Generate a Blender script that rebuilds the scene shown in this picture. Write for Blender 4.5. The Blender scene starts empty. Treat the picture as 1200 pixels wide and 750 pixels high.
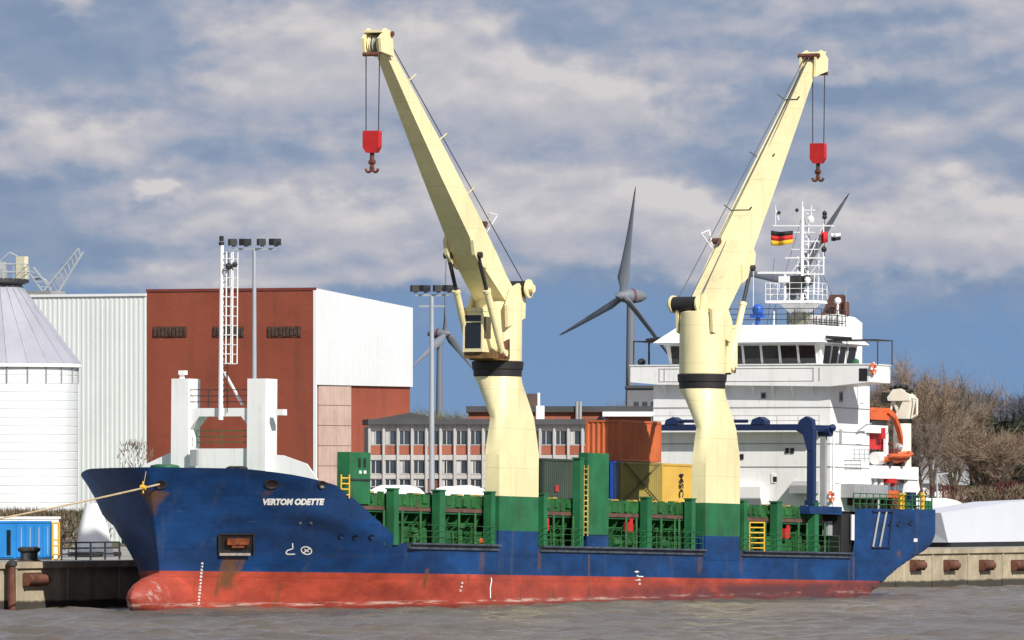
import bpy, bmesh, math, random
from mathutils import Vector, Matrix
R = math.radians
sc = bpy.context.scene
col = sc.collection
rng = random.Random(7)

# ------------------------------------------------------------------ camera, sky, sun
VA = R(26)                                   # bearing of the view, off the ship's fore-and-aft line
FPX = 11030.0                                # focal length in pixels of a 1200 wide picture
CX, CY, CZ = -470.48, -253.17, 7.1
cam_d = bpy.data.cameras.new('camera'); cam = bpy.data.objects.new('camera', cam_d); col.objects.link(cam)
cam.location = (CX, CY, CZ)
cam.rotation_euler = (R(90), 0, VA - R(90))
cam_d.sensor_width = 36.0; cam_d.lens = 36.0 * FPX / 1200.0
cam_d.shift_y = 196 / 1200.0
cam_d.clip_start = 5; cam_d.clip_end = 40000
sc.camera = cam
SUN_AZ, SUN_EL = 240.0, 37.0                 # where the sun stands (degrees, counter-clockwise from +x)
sun_d = bpy.data.lights.new('sun', 'SUN'); sun = bpy.data.objects.new('sun', sun_d); col.objects.link(sun)
sun_d.energy = 4.9; sun_d.angle = R(0.5); sun_d.color = (1.0, 0.95, 0.87)
sdir = Vector((math.cos(R(SUN_AZ)) * math.cos(R(SUN_EL)), math.sin(R(SUN_AZ)) * math.cos(R(SUN_EL)), math.sin(R(SUN_EL))))
sun.rotation_euler = sdir.to_track_quat('Z', 'Y').to_euler()
sun.location = sdir * 300
sc.view_settings.view_transform = 'Standard'; sc.view_settings.look = 'None'
sc.view_settings.exposure = 0.18; sc.view_settings.gamma = 1.0; sc.view_settings.use_curve_mapping = False

def build_world():
    w = bpy.data.worlds.new('World'); sc.world = w; w.use_nodes = True
    nt = w.node_tree; N = nt.nodes; L = nt.links
    N.clear()
    def nd(t, **k):
        n = N.new(t)
        for a, b in k.items(): setattr(n, a, b)
        return n
    def M(op, a, b=None, c=None):
        n = nd('ShaderNodeMath', operation=op)
        for i, q in enumerate((a, b, c)):
            if q is None: continue
            if isinstance(q, (int, float)): n.inputs[i].default_value = q
            else: L.new(q, n.inputs[i])
        return n.outputs[0]
    tc = nd('ShaderNodeTexCoord'); sp = nd('ShaderNodeSeparateXYZ'); L.new(tc.outputs['Generated'], sp.inputs[0])
    # azimuth / elevation in units of 1/11030 radian, azimuth growing clockwise
    az = M('MULTIPLY', M('SUBTRACT', VA, M('ARCTAN2', sp.outputs[1], sp.outputs[0])), FPX)
    el = M('MULTIPLY', M('ARCSINE', sp.outputs[2]), FPX)
    def noise(vec, sx, sy, detail=6, rough=0.55, off=0.0, dist=0.0):
        mp = nd('ShaderNodeMapping'); mp.inputs['Scale'].default_value = (1 / sx, 1 / sy, 1); mp.inputs['Location'].default_value = (off, off * .7, off * 1.3)
        L.new(vec, mp.inputs[0])
        n = nd('ShaderNodeTexNoise'); n.inputs['Scale'].default_value = 1; n.inputs['Detail'].default_value = detail; n.inputs['Roughness'].default_value = rough; n.inputs['Distortion'].default_value = dist
        L.new(mp.outputs[0], n.inputs['Vector']); return n
    # cloud banks: (azimuth, elevation, half width, half height, strength)
    banks = [(-240, 500, 150, 85, .75), (-60, 505, 110, 80, .85), (-520, 410, 150, 42, .8), (-290, 460, 110, 45, .35),
             (-230, 312, 200, 42, .85), (20, 430, 170, 70, .6), (150, 455, 110, 55, .6), (80, 310, 200, 52, .9), (190, 300, 70, 45, .5),
             (510, 305, 170, 60, .95), (640, 290, 110, 50, .6), (430, 565, 200, 30, .6), (420, 495, 140, 22, .45), (520, 420, 150, 45, .4),
             (-380, 240, 220, 26, .5), (-80, 240, 120, 26, .45), (-520, 565, 40, 24, .6), (-416, 354, 17, 12, .55), (250, 260, 120, 30, .4), (620, 520, 120, 40, .45)]
    def field(da, de):                        # cloud density, looked up a little to one side
        a0, e0 = M('ADD', az, da), M('ADD', el, de)
        cmb = nd('ShaderNodeCombineXYZ'); L.new(a0, cmb.inputs[0]); L.new(e0, cmb.inputs[1]); v = cmb.outputs[0]
        wn = noise(v, 110, 70, 5, 0.55, 3.1); sepw = nd('ShaderNodeSeparateColor'); L.new(wn.outputs['Color'], sepw.inputs[0])
        azw = M('ADD', a0, M('MULTIPLY', M('SUBTRACT', sepw.outputs[0], 0.5), 230)); elw = M('ADD', e0, M('MULTIPLY', M('SUBTRACT', sepw.outputs[1], 0.5), 110))
        tot = None
        for (a, e, ra, re, s) in banks:
            dx = M('MULTIPLY', M('SUBTRACT', azw, a), 1 / ra); dy = M('MULTIPLY', M('SUBTRACT', elw, e), 1 / re)
            g = M('MULTIPLY', M('EXPONENT', M('MULTIPLY', M('ADD', M('MULTIPLY', dx, dx), M('MULTIPLY', dy, dy)), -1.0)), s)
            tot = g if tot is None else M('ADD', tot, g)
        hi = nd('ShaderNodeMapRange'); hi.inputs[1].default_value = 600; hi.inputs[2].default_value = 1500; L.new(e0, hi.inputs[0])
        tot = M('ADD', tot, M('MULTIPLY', hi.outputs[0], 0.4))
        n1 = noise(v, 270, 95, 8, 0.50, 0.0, 0.2); n2 = noise(v, 78, 54, 7, 0.50, 5.0, 0.1)
        nz = M('ADD', M('MULTIPLY', n1.outputs['Fac'], 0.75), M('MULTIPLY', n2.outputs['Fac'], 0.38))
        return M('ADD', M('MULTIPLY', tot, 0.78), M('MULTIPLY', M('SUBTRACT', nz, 0.565), 1.35)), elw, nz
    d0, elw, nz = field(0, 0); d1 = field(9, 17)[0]
    low = nd('ShaderNodeMapRange', interpolation_type='SMOOTHSTEP'); low.inputs[1].default_value = 120; low.inputs[2].default_value = 330; L.new(elw, low.inputs[0])
    dens = M('ADD', M('ADD', M('MULTIPLY', low.outputs[0], 0.75), M('MULTIPLY', d0, 0.7)), 0.05)
    cov = nd('ShaderNodeMapRange', interpolation_type='SMOOTHSTEP'); cov.inputs[1].default_value = 0.15; cov.inputs[2].default_value = 0.80; L.new(dens, cov.inputs[0])
    # sky seen between the clouds
    sk = nd('ShaderNodeTexSky'); sk.sky_type = 'NISHITA'; sk.sun_disc = False
    sk.sun_elevation = R(SUN_EL); sk.sun_rotation = R(450 - SUN_AZ) % (2 * math.pi); sk.air_density = 1.0; sk.dust_density = 0.6; sk.ozone_density = 2.0
    va = nd('ShaderNodeVectorMath', operation='ADD'); va.inputs[1].default_value = (0, 0, 0.36); L.new(tc.outputs['Generated'], va.inputs[0])
    vn = nd('ShaderNodeVectorMath', operation='NORMALIZE'); L.new(va.outputs[0], vn.inputs[0]); L.new(vn.outputs[0], sk.inputs['Vector'])
    b1 = nd('ShaderNodeBackground'); b1.inputs['Strength'].default_value = 0.104; L.new(sk.outputs[0], b1.inputs['Color'])
    cr = nd('ShaderNodeValToRGB'); e = cr.color_ramp.elements
    e[0].position = 0.0; e[0].color = (0.195, 0.262, 0.385, 1); e[1].position = 1.0; e[1].color = (0.57, 0.55, 0.555, 1)
    for p_, c_ in ((0.28, (0.25, 0.31, 0.42, 1)), (0.50, (0.335, 0.365, 0.45, 1)), (0.75, (0.43, 0.435, 0.485, 1))): q_ = cr.color_ramp.elements.new(p_); q_.color = c_
    body = nd('ShaderNodeMapRange', interpolation_type='SMOOTHSTEP'); body.inputs[1].default_value = -0.05; body.inputs[2].default_value = 0.62; L.new(d0, body.inputs[0])
    rim = nd('ShaderNodeMapRange'); rim.inputs[1].default_value = -0.45; rim.inputs[2].default_value = 0.45; rim.inputs[3].default_value = -0.42; rim.inputs[4].default_value = 0.42; L.new(M('SUBTRACT', d0, d1), rim.inputs[0])
    shade = M('ADD', M('ADD', M('MULTIPLY', body.outputs[0], 0.60), M('MULTIPLY', rim.outputs[0], 0.95)), 0.16)
    L.new(shade, cr.inputs[0])
    b2 = nd('ShaderNodeBackground'); b2.inputs['Strength'].default_value = 1.0; L.new(cr.outputs[0], b2.inputs['Color'])
    mx = nd('ShaderNodeMixShader'); L.new(cov.outputs[0], mx.inputs[0]); L.new(b1.outputs[0], mx.inputs[1]); L.new(b2.outputs[0], mx.inputs[2])
    out = nd('ShaderNodeOutputWorld'); L.new(mx.outputs[0], out.inputs['Surface'])
build_world()

# ------------------------------------------------------------------ helpers
VD = Vector((math.cos(VA), math.sin(VA))); VR = Vector((math.sin(VA), -math.cos(VA)))
TRIM = 0.0155                                # the ship lies a little bow up
def ray(u): return VD.x + (u - 600) / FPX * VR.x, VD.y + (u - 600) / FPX * VR.y
def on_y(u, w, y):
    dx, dy = ray(u); t = (y - CY) / dy; return Vector((CX + t * dx, y, CZ + (571 - w) * t / FPX))
def on_x(u, w, x):
    dx, dy = ray(u); t = (x - CX) / dx; return Vector((x, CY + t * dy, CZ + (571 - w) * t / FPX))
def at(u, w, D):
    dx, dy = ray(u); return Vector((CX + D * dx, CY + D * dy, CZ + (571 - w) * D / FPX))
def loc(p): return Vector((p[0], p[1], p[2] + TRIM * (p[0] - 33)))
def sy(u, w, y): return loc(on_y(u, w, y))
def sx(u, w, x): return loc(on_x(u, w, x))

def tag(o, label=None, cat=None, group=None, kind=None):
    if label: o['label'] = label
    if cat: o['category'] = cat
    if group: o['group'] = group
    if kind: o['kind'] = kind
    return o
def empty(name, loc=(0, 0, 0), rot=(0, 0, 0)):
    o = bpy.data.objects.new(name, None); col.objects.link(o); o.location = loc; o.rotation_euler = rot
    o.empty_display_size = .5
    return o
def copy_tree(o, parent=None):
    c = o.copy(); col.objects.link(c); c.parent = parent
    for ch in list(o.children): copy_tree(ch, c)
    return c

class MB:
    def __init__(s): s.v = []; s.f = []; s.m = []
    def add(s, vs, fs, mi=0):
        o = len(s.v); s.v += [tuple(p) for p in vs]; s.f += [tuple(i + o for i in f) for f in fs]; s.m += [mi] * len(fs); return s
    def box(s, x0, x1, y0, y1, z0, z1, mi=0):
        x0, x1 = min(x0, x1), max(x0, x1); y0, y1 = min(y0, y1), max(y0, y1); z0, z1 = min(z0, z1), max(z0, z1)
        v = [(x0, y0, z0), (x1, y0, z0), (x1, y1, z0), (x0, y1, z0), (x0, y0, z1), (x1, y0, z1), (x1, y1, z1), (x0, y1, z1)]
        return s.add(v, [(0, 3, 2, 1), (4, 5, 6, 7), (0, 1, 5, 4), (1, 2, 6, 5), (2, 3, 7, 6), (3, 0, 4, 7)], mi)
    def hexa(s, b, t, mi=0):                 # four bottom points, four top points
        return s.add(list(b) + list(t), [(0, 3, 2, 1), (4, 5, 6, 7), (0, 1, 5, 4), (1, 2, 6, 5), (2, 3, 7, 6), (3, 0, 4, 7)], mi)
    def ring(s, p, q, r0, r1, n):
        p, q = Vector(p), Vector(q); d = (q - p).normalized()
        a = d.orthogonal().normalized() if abs(d.z) < .99 else Vector((1, 0, 0)); a = (a - d * a.dot(d)).normalized(); b = d.cross(a)
        c = [(math.cos(2 * math.pi * i / n), math.sin(2 * math.pi * i / n)) for i in range(n)]
        return [p + (a * x + b * y) * r0 for x, y in c], [q + (a * x + b * y) * r1 for x, y in c]
    def tube(s, p, q, r, r1=None, n=8, mi=0, cap=True):
        A, B = s.ring(p, q, r, r if r1 is None else r1, n)
        fs = [(i, (i + 1) % n, n + (i + 1) % n, n + i) for i in range(n)]
        if cap: fs += [tuple(range(n))[::-1], tuple(range(n, 2 * n))]
        return s.add(A + B, fs, mi)
    def path(s, pts, r, n=6, mi=0):
        for a, b in zip(pts, pts[1:]): s.tube(a, b, r, n=n, mi=mi)
        return s
    def beam(s, p, q, w, h, mi=0):           # rectangular section, w sideways, h in the upright plane
        p, q = Vector(p), Vector(q); d = (q - p).normalized(); up = Vector((0, 0, 1))
        if abs(d.z) > .98: up = Vector((1, 0, 0))
        a = d.cross(up).normalized() * w / 2; b = a.cross(d).normalized() * h / 2
        return s.hexa([p - a - b, p + a - b, p + a + b, p - a + b], [q - a - b, q + a - b, q + a + b, q - a + b], mi)
    def prism(s, poly, off, mi=0):
        n = len(poly); P = [Vector(p) for p in poly]; off = Vector(off); Q = [p + off for p in P]
        return s.add(P + Q, [tuple(range(n))[::-1], tuple(range(n, 2 * n))] + [(i, (i + 1) % n, n + (i + 1) % n, n + i) for i in range(n)], mi)
    def lathe(s, prof, c=(0, 0, 0), n=24, axis=(0, 0, 1), mi=0):
        d = Vector(axis).normalized(); a = Vector((1, 0, 0)) if abs(d.x) < .9 else Vector((0, 1, 0)); a = (a - d * a.dot(d)).normalized(); b = d.cross(a); c = Vector(c)
        vs = []
        for r, z in prof:
            for i in range(n):
                t = 2 * math.pi * i / n; vs.append(c + d * z + (a * math.cos(t) + b * math.sin(t)) * max(r, 1e-4))
        k = len(prof); fs = [(j * n + i, j * n + (i + 1) % n, (j + 1) * n + (i + 1) % n, (j + 1) * n + i) for j in range(k - 1) for i in range(n)]
        fs += [tuple(range(n))[::-1], tuple(range((k - 1) * n, k * n))]
        return s.add(vs, fs, mi)
    def ball(s, c, r, n=12, sc_=(1, 1, 1), mi=0):
        c = Vector(c); vs = []; m = max(4, n // 2)
        for j in range(m + 1):
            ph = math.pi * j / m
            for i in range(n):
                t = 2 * math.pi * i / n
                vs.append((c.x + r * sc_[0] * math.sin(ph) * math.cos(t), c.y + r * sc_[1] * math.sin(ph) * math.sin(t), c.z + r * sc_[2] * math.cos(ph)))
        return s.add(vs, [(j * n + i, j * n + (i + 1) % n, (j + 1) * n + (i + 1) % n, (j + 1) * n + i) for j in range(m) for i in range(n)], mi)
    def loft(s, rings, mi=0, cap=True, mis=None):
        n = len(rings[0]); vs = [p for r in rings for p in r]
        for j in range(len(rings) - 1):
            s_mi = mis[j] if mis else mi
            s.add(rings[j] + rings[j + 1], [(i, (i + 1) % n, n + (i + 1) % n, n + i) for i in range(n)], s_mi)
        if cap:
            s.add(rings[0], [tuple(range(n))[::-1]], mis[0] if mis else mi); s.add(rings[-1], [tuple(range(n))], mis[-1] if mis else mi)
        return s
    def build(s, name, mats, parent=None, smooth=False, at=None):
        me = bpy.data.meshes.new(name); v = s.v
        if at is not None: v = [(p[0] - at[0], p[1] - at[1], p[2] - at[2]) for p in v]
        me.from_pydata(v, [], s.f)
        for m in (mats if isinstance(mats, (list, tuple)) else [mats]): me.materials.append(m)
        me.polygons.foreach_set('material_index', s.m)
        bm = bmesh.new(); bm.from_mesh(me)
        bmesh.ops.remove_doubles(bm, verts=bm.verts, dist=1e-5)
        bmesh.ops.dissolve_degenerate(bm, edges=bm.edges, dist=1e-5)
        bmesh.ops.recalc_face_normals(bm, faces=bm.faces); bm.to_mesh(me); bm.free()
        if smooth:
            me.polygons.foreach_set('use_smooth', [True] * len(me.polygons)); me.set_sharp_from_angle(angle=R(32))
        o = bpy.data.objects.new(name, me); col.objects.link(o)
        if at is not None: o.location = at
        if parent is not None: o.parent = parent
        return o

# ------------------------------------------------------------------ shape of the ship's side
def lerp_tab(x, tab):
    if x <= tab[0][0]: return tab[0][1]
    for (a, p), (b, q_) in zip(tab, tab[1:]):
        if x <= b: return p + (q_ - p) * (x - a) / (b - a)
    return tab[-1][1]
def smooth(a, b, x): t = min(1, max(0, (x - a) / (b - a))); return t * t * (3 - 2 * t)
HB = 8.0
STERN = [(80, -2.4), (82, -1.85), (84, -1.0), (86, -.1), (88, .65), (90, 1.25), (92, 1.75), (94, 2.2), (95.5, 2.6), (96.2, 2.95), (96.6, 3.5)]
def stem(z): return lerp_tab(z, [(-2, 3.0), (2.0, 2.7), (5.0, 2.0), (7.8, 1.3)])
def top_z(x): return lerp_tab(x, [(0, 7.78), (3.5, 7.70), (6, 7.38), (8.6, 6.98), (9.4, 6.85), (11.8, 6.02), (14.2, 5.05), (16.2, 4.25), (17.3, 3.66), (17.8, 3.58), (81.6, 3.58), (82.0, 3.75), (82.25, 4.3), (82.34, 6.5), (96.6, 6.62)])
def knuckle(x): return lerp_tab(x, [(2, 5.6), (5, 5.0), (9, 4.45), (15, 3.45), (17, 3.1)])
def half(x, z):
    if x > 80:
        zb = lerp_tab(x, STERN)
        if z <= zb: return 0.0
        return (HB - .55 * smooth(84, 96.6, x)) * min(1, (z - zb) / 1.5) ** .42
    st = stem(z); L = lerp_tab(z, [(-2, 34), (0, 30), (2.05, 24), (4, 17.5), (6.15, 12.6), (7.75, 8.3)])
    s = min(1, max(0, (x - st) / L)); b = HB * (1 - (1 - s) ** 2.5) ** lerp_tab(z, [(3, .82), (7.75, .74)])
    zk = knuckle(x); b += (HB - b) * .42 * smooth(5.0, 11.0, x) * smooth(-.1, .7, z - zk)
    return b
RED_Z = 1.87
def hull_at(u, w, side=-1):                 # local x, z of the hull's side where the photograph shows it
    z = 5.0
    for _ in range(8):
        a, b = 1.6, 96.0
        for _ in range(50):
            x = (a + b) / 2; y = side * half(x, z); X = (x - CX) * VR.x + (y - CY) * VR.y; D = (x - CX) * VD.x + (y - CY) * VD.y
            if 600 + FPX * X / D < u: a = x
            else: b = x
        z = CZ + (571 - w) * D / FPX + TRIM * (x - 33)
    return x, z

# ------------------------------------------------------------------ materials
def srgb(r, g, b):
    f = lambda c: (c / 255 / 12.92) if c / 255 <= .04045 else ((c / 255 + .055) / 1.055) ** 2.4
    return (f(r), f(g), f(b))
class NT:
    def __init__(s, name):
        s.m = bpy.data.materials.new(name); s.m.use_nodes = True; s.t = s.m.node_tree; s.N = s.t.nodes; s.L = s.t.links
        s.b = s.N['Principled BSDF']; s.tc = s.N.new('ShaderNodeTexCoord'); s.geo = s.N.new('ShaderNodeNewGeometry')
    def math(s, op, a, b=None, clamp=False):
        n = s.N.new('ShaderNodeMath'); n.operation = op; n.use_clamp = clamp
        for i, q in enumerate((a, b)):
            if q is None: continue
            if isinstance(q, (int, float)): n.inputs[i].default_value = q
            else: s.L.new(q, n.inputs[i])
        return n.outputs[0]
    def vec(s, scale=(1, 1, 1), space='Object'):
        mp = s.N.new('ShaderNodeMapping'); mp.inputs['Scale'].default_value = scale
        s.L.new(s.geo.outputs['Position'] if space == 'World' else s.tc.outputs[space], mp.inputs[0]); return mp.outputs[0]
    def noise(s, scale, detail=5, rough=.6, space='Object', dist=0):
        n = s.N.new('ShaderNodeTexNoise'); sc_ = scale if isinstance(scale, tuple) else (scale,) * 3
        n.inputs['Scale'].default_value = 1; n.inputs['Detail'].default_value = detail; n.inputs['Roughness'].default_value = rough; n.inputs['Distortion'].default_value = dist
        s.L.new(s.vec(sc_, space), n.inputs['Vector']); return n.outputs['Fac']
    def step(s, v, a, b):
        n = s.N.new('ShaderNodeMapRange'); n.interpolation_type = 'SMOOTHSTEP'; n.inputs[1].default_value = a; n.inputs[2].default_value = b; s.L.new(v, n.inputs[0]); return n.outputs[0]
    def mix(s, fac, a, b):
        n = s.N.new('ShaderNodeMix'); n.data_type = 'RGBA'
        for k, q in ((0, fac), (6, a), (7, b)):
            if isinstance(q, (int, float)): n.inputs[k].default_value = q
            elif isinstance(q, tuple): n.inputs[k].default_value = (*q[:3], 1)
            else: s.L.new(q, n.inputs[k])
        return n.outputs[2]
    def bump(s, h, strength=.3, dist=.05):
        n = s.N.new('ShaderNodeBump'); n.inputs['Strength'].default_value = strength; n.inputs['Distance'].default_value = dist
        s.L.new(h, n.inputs['Height']); s.L.new(n.outputs[0], s.b.inputs['Normal'])
    def done(s, c, rough=.5, metal=0.0, spec=None):
        if isinstance(c, tuple): s.b.inputs['Base Color'].default_value = (*c[:3], 1)
        else: s.L.new(c, s.b.inputs['Base Color'])
        if isinstance(rough, (int, float)): s.b.inputs['Roughness'].default_value = rough
        else: s.L.new(rough, s.b.inputs['Roughness'])
        s.b.inputs['Metallic'].default_value = metal
        if spec is not None: s.b.inputs['Specular IOR Level'].default_value = spec
        return s.m
def paint(name, c, rough=.5, vary=.18, scale=.6, rust=0.0, streak=0.0, dirt=(.10, .08, .06), rustc=(.16, .06, .025), metal=0.0, bump=0.0, spec=None, seam=0.0):
    t = NT(name)
    lo = tuple(x * (1 - vary) for x in c); hi = tuple(min(1, x * (1 + vary * .6)) for x in c)
    o = t.mix(t.step(t.noise(scale, 6), .3, .7), lo, hi)
    if streak:                                # rain streaks: narrow sideways, long downwards
        k = t.noise((3.2, 3.2, .16), 4, .6); o = t.mix(t.math('MULTIPLY', t.step(k, .50, .78), streak), o, dirt)
    if rust:
        k = t.noise((2.3, 2.3, .9), 8, .7); o = t.mix(t.math('MULTIPLY', t.step(k, .60, .72), rust), o, rustc)
    if seam:                                  # weld seams across the plating
        so = t.N.new('ShaderNodeSeparateXYZ'); t.L.new(t.tc.outputs['Object'], so.inputs[0])
        f = t.math('ABSOLUTE', t.math('SUBTRACT', t.math('FRACT', t.math('DIVIDE', so.outputs[2], seam)), .5))
        o = t.mix(t.math('MULTIPLY', t.math('SUBTRACT', 1.0, t.step(f, .004, .02)), .30), o, tuple(x * .5 for x in c))
    if bump: t.bump(t.noise(scale * 6, 5), bump, .03)
    return t.done(o, rough, metal, spec)

MT = {}
MT['green'] = paint('green_paint', (.014, .135, .048), .5, .3, .5, .45, .45)
MT['deck_green'] = paint('deck_green_paint', (.020, .120, .030), .55, .4, 1.3, .5, .4)  # yellower green of the hatch covers and deck fittings
MT['cream'] = paint('cream_paint', (.80, .71, .41), .42, .10, .25, .42, .38, dirt=(.48, .36, .19), rustc=(.36, .20, .08), bump=.15, seam=2.35)
MT['white'] = paint('white_paint', (.85, .85, .84), .45, .06, .3, .22, .28, dirt=(.45, .40, .33))
MT['white_clean'] = paint('clean_white_paint', (.87, .87, .87), .5, .04, .4, 0, .05, dirt=(.5, .48, .45))
MT['black'] = paint('black_rubber', (.016, .015, .016), .6, .3, 1)
MT['dark'] = paint('dark_steel', (.03, .03, .032), .55, .3, 1, .3)
MT['grey'] = paint('grey_paint', (.32, .33, .34), .5, .12, .5, .15, .2)
MT['galv'] = paint('galvanised_steel', (.40, .43, .47), .45, .10, .4, 0, .1, metal=.2)
MT['rust'] = paint('rusty_steel', (.125, .046, .027), .8, .45, 2, .3)
MT['redbrown'] = paint('red_oxide_paint', (.16, .045, .03), .7, .3, 1.2)
MT['fl'] = paint('stained_casting', (.035, .022, .018), .7, .5, 3, .6)
MT['red'] = paint('red_paint', (.52, .02, .02), .4, .15, .8, .1)
MT['yellow'] = paint('yellow_paint', (.70, .42, .03), .5, .15, .8, .25)
MT['fy'] = paint('faded_yellow', (.42, .32, .08), .7, .4, 2, .4)
MT['orange'] = paint('orange_paint', (.60, .115, .03), .5, .15, .6, .1)
MT['navy'] = paint('navy_paint', (.008, .022, .085), .45, .2, .5, .15)
MT['blue'] = paint('bright_blue_paint', (.02, .10, .48), .5, .12, .5, .1)
MT['cyan'] = paint('light_blue_paint', (.02, .22, .58), .5, .12, .5, .08)
MT['steelrope'] = paint('wire_rope', (.05, .05, .055), .5, .1, 3)
MT['brownpipe'] = paint('brown_paint', (.09, .035, .025), .6, .2, 1)
MT['c_orange'] = paint('container_orange', (.50, .11, .03), .55, .2, .4, .35, .25)
MT['c_green'] = paint('container_green', (.028, .045, .033), .6, .2, .5, .2, .15)
MT['c_ochre'] = paint('container_ochre', (.58, .35, .06), .55, .12, .5, .12, .1)
MT['c_blue'] = paint('container_blue', (.015, .07, .42), .5, .15, .5, .1)
MT['rope'] = paint('mooring_rope', (.45, .35, .22), .9, .2, 3)
MT['brickpale'] = paint('pale_patch', (.50, .36, .30), .8, .16, .5, 0, .3)
MT['tar'] = paint('roof_felt', (.06, .06, .065), .8, .2, .4)
def glass(name='window_glass', c=(.012, .016, .02)):
    t = NT(name); return t.done(t.mix(t.noise(.7, 3), tuple(x * .5 for x in c), tuple(x * 1.8 for x in c)), .06, 0, .6)
MT['glass'] = glass()
MT['frame_w'] = paint('window_frame_white', (.46, .46, .45), .5)
MT['glass_pale'] = glass('office_glass', (.035, .045, .055))
def brick(name, c1, c2, mortar, sx_=1.0):
    t = NT(name)
    u = t.N.new('ShaderNodeSeparateXYZ'); t.L.new(t.tc.outputs['Object'], u.inputs[0])
    cmb = t.N.new('ShaderNodeCombineXYZ'); t.L.new(t.math('ADD', u.outputs[0], u.outputs[1]), cmb.inputs[0]); t.L.new(u.outputs[2], cmb.inputs[1])
    b = t.N.new('ShaderNodeTexBrick'); t.L.new(cmb.outputs[0], b.inputs['Vector']); b.inputs['Scale'].default_value = 1
    b.inputs['Color1'].default_value = (*c1, 1); b.inputs['Color2'].default_value = (*c2, 1); b.inputs['Mortar'].default_value = (*mortar, 1)
    b.inputs['Brick Width'].default_value = .25; b.inputs['Row Height'].default_value = .083; b.inputs['Mortar Size'].default_value = .01
    big = t.step(t.noise(.22, 6), .35, .72); o = t.mix(t.math('MULTIPLY', big, .5), b.outputs['Color'], tuple(x * .55 for x in c1))
    o = t.mix(t.math('MULTIPLY', t.step(t.noise((1.1, 1.1, .06), 4), .5, .75), .35), o, (.10, .045, .035))
    return t.done(o, .85)
MT['brick'] = brick('red_brick', (.33, .062, .027), (.27, .050, .022), (.27, .10, .065))
MT['brick2'] = brick('orange_brick', (.36, .085, .040), (.30, .070, .036), (.30, .16, .11))
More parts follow.
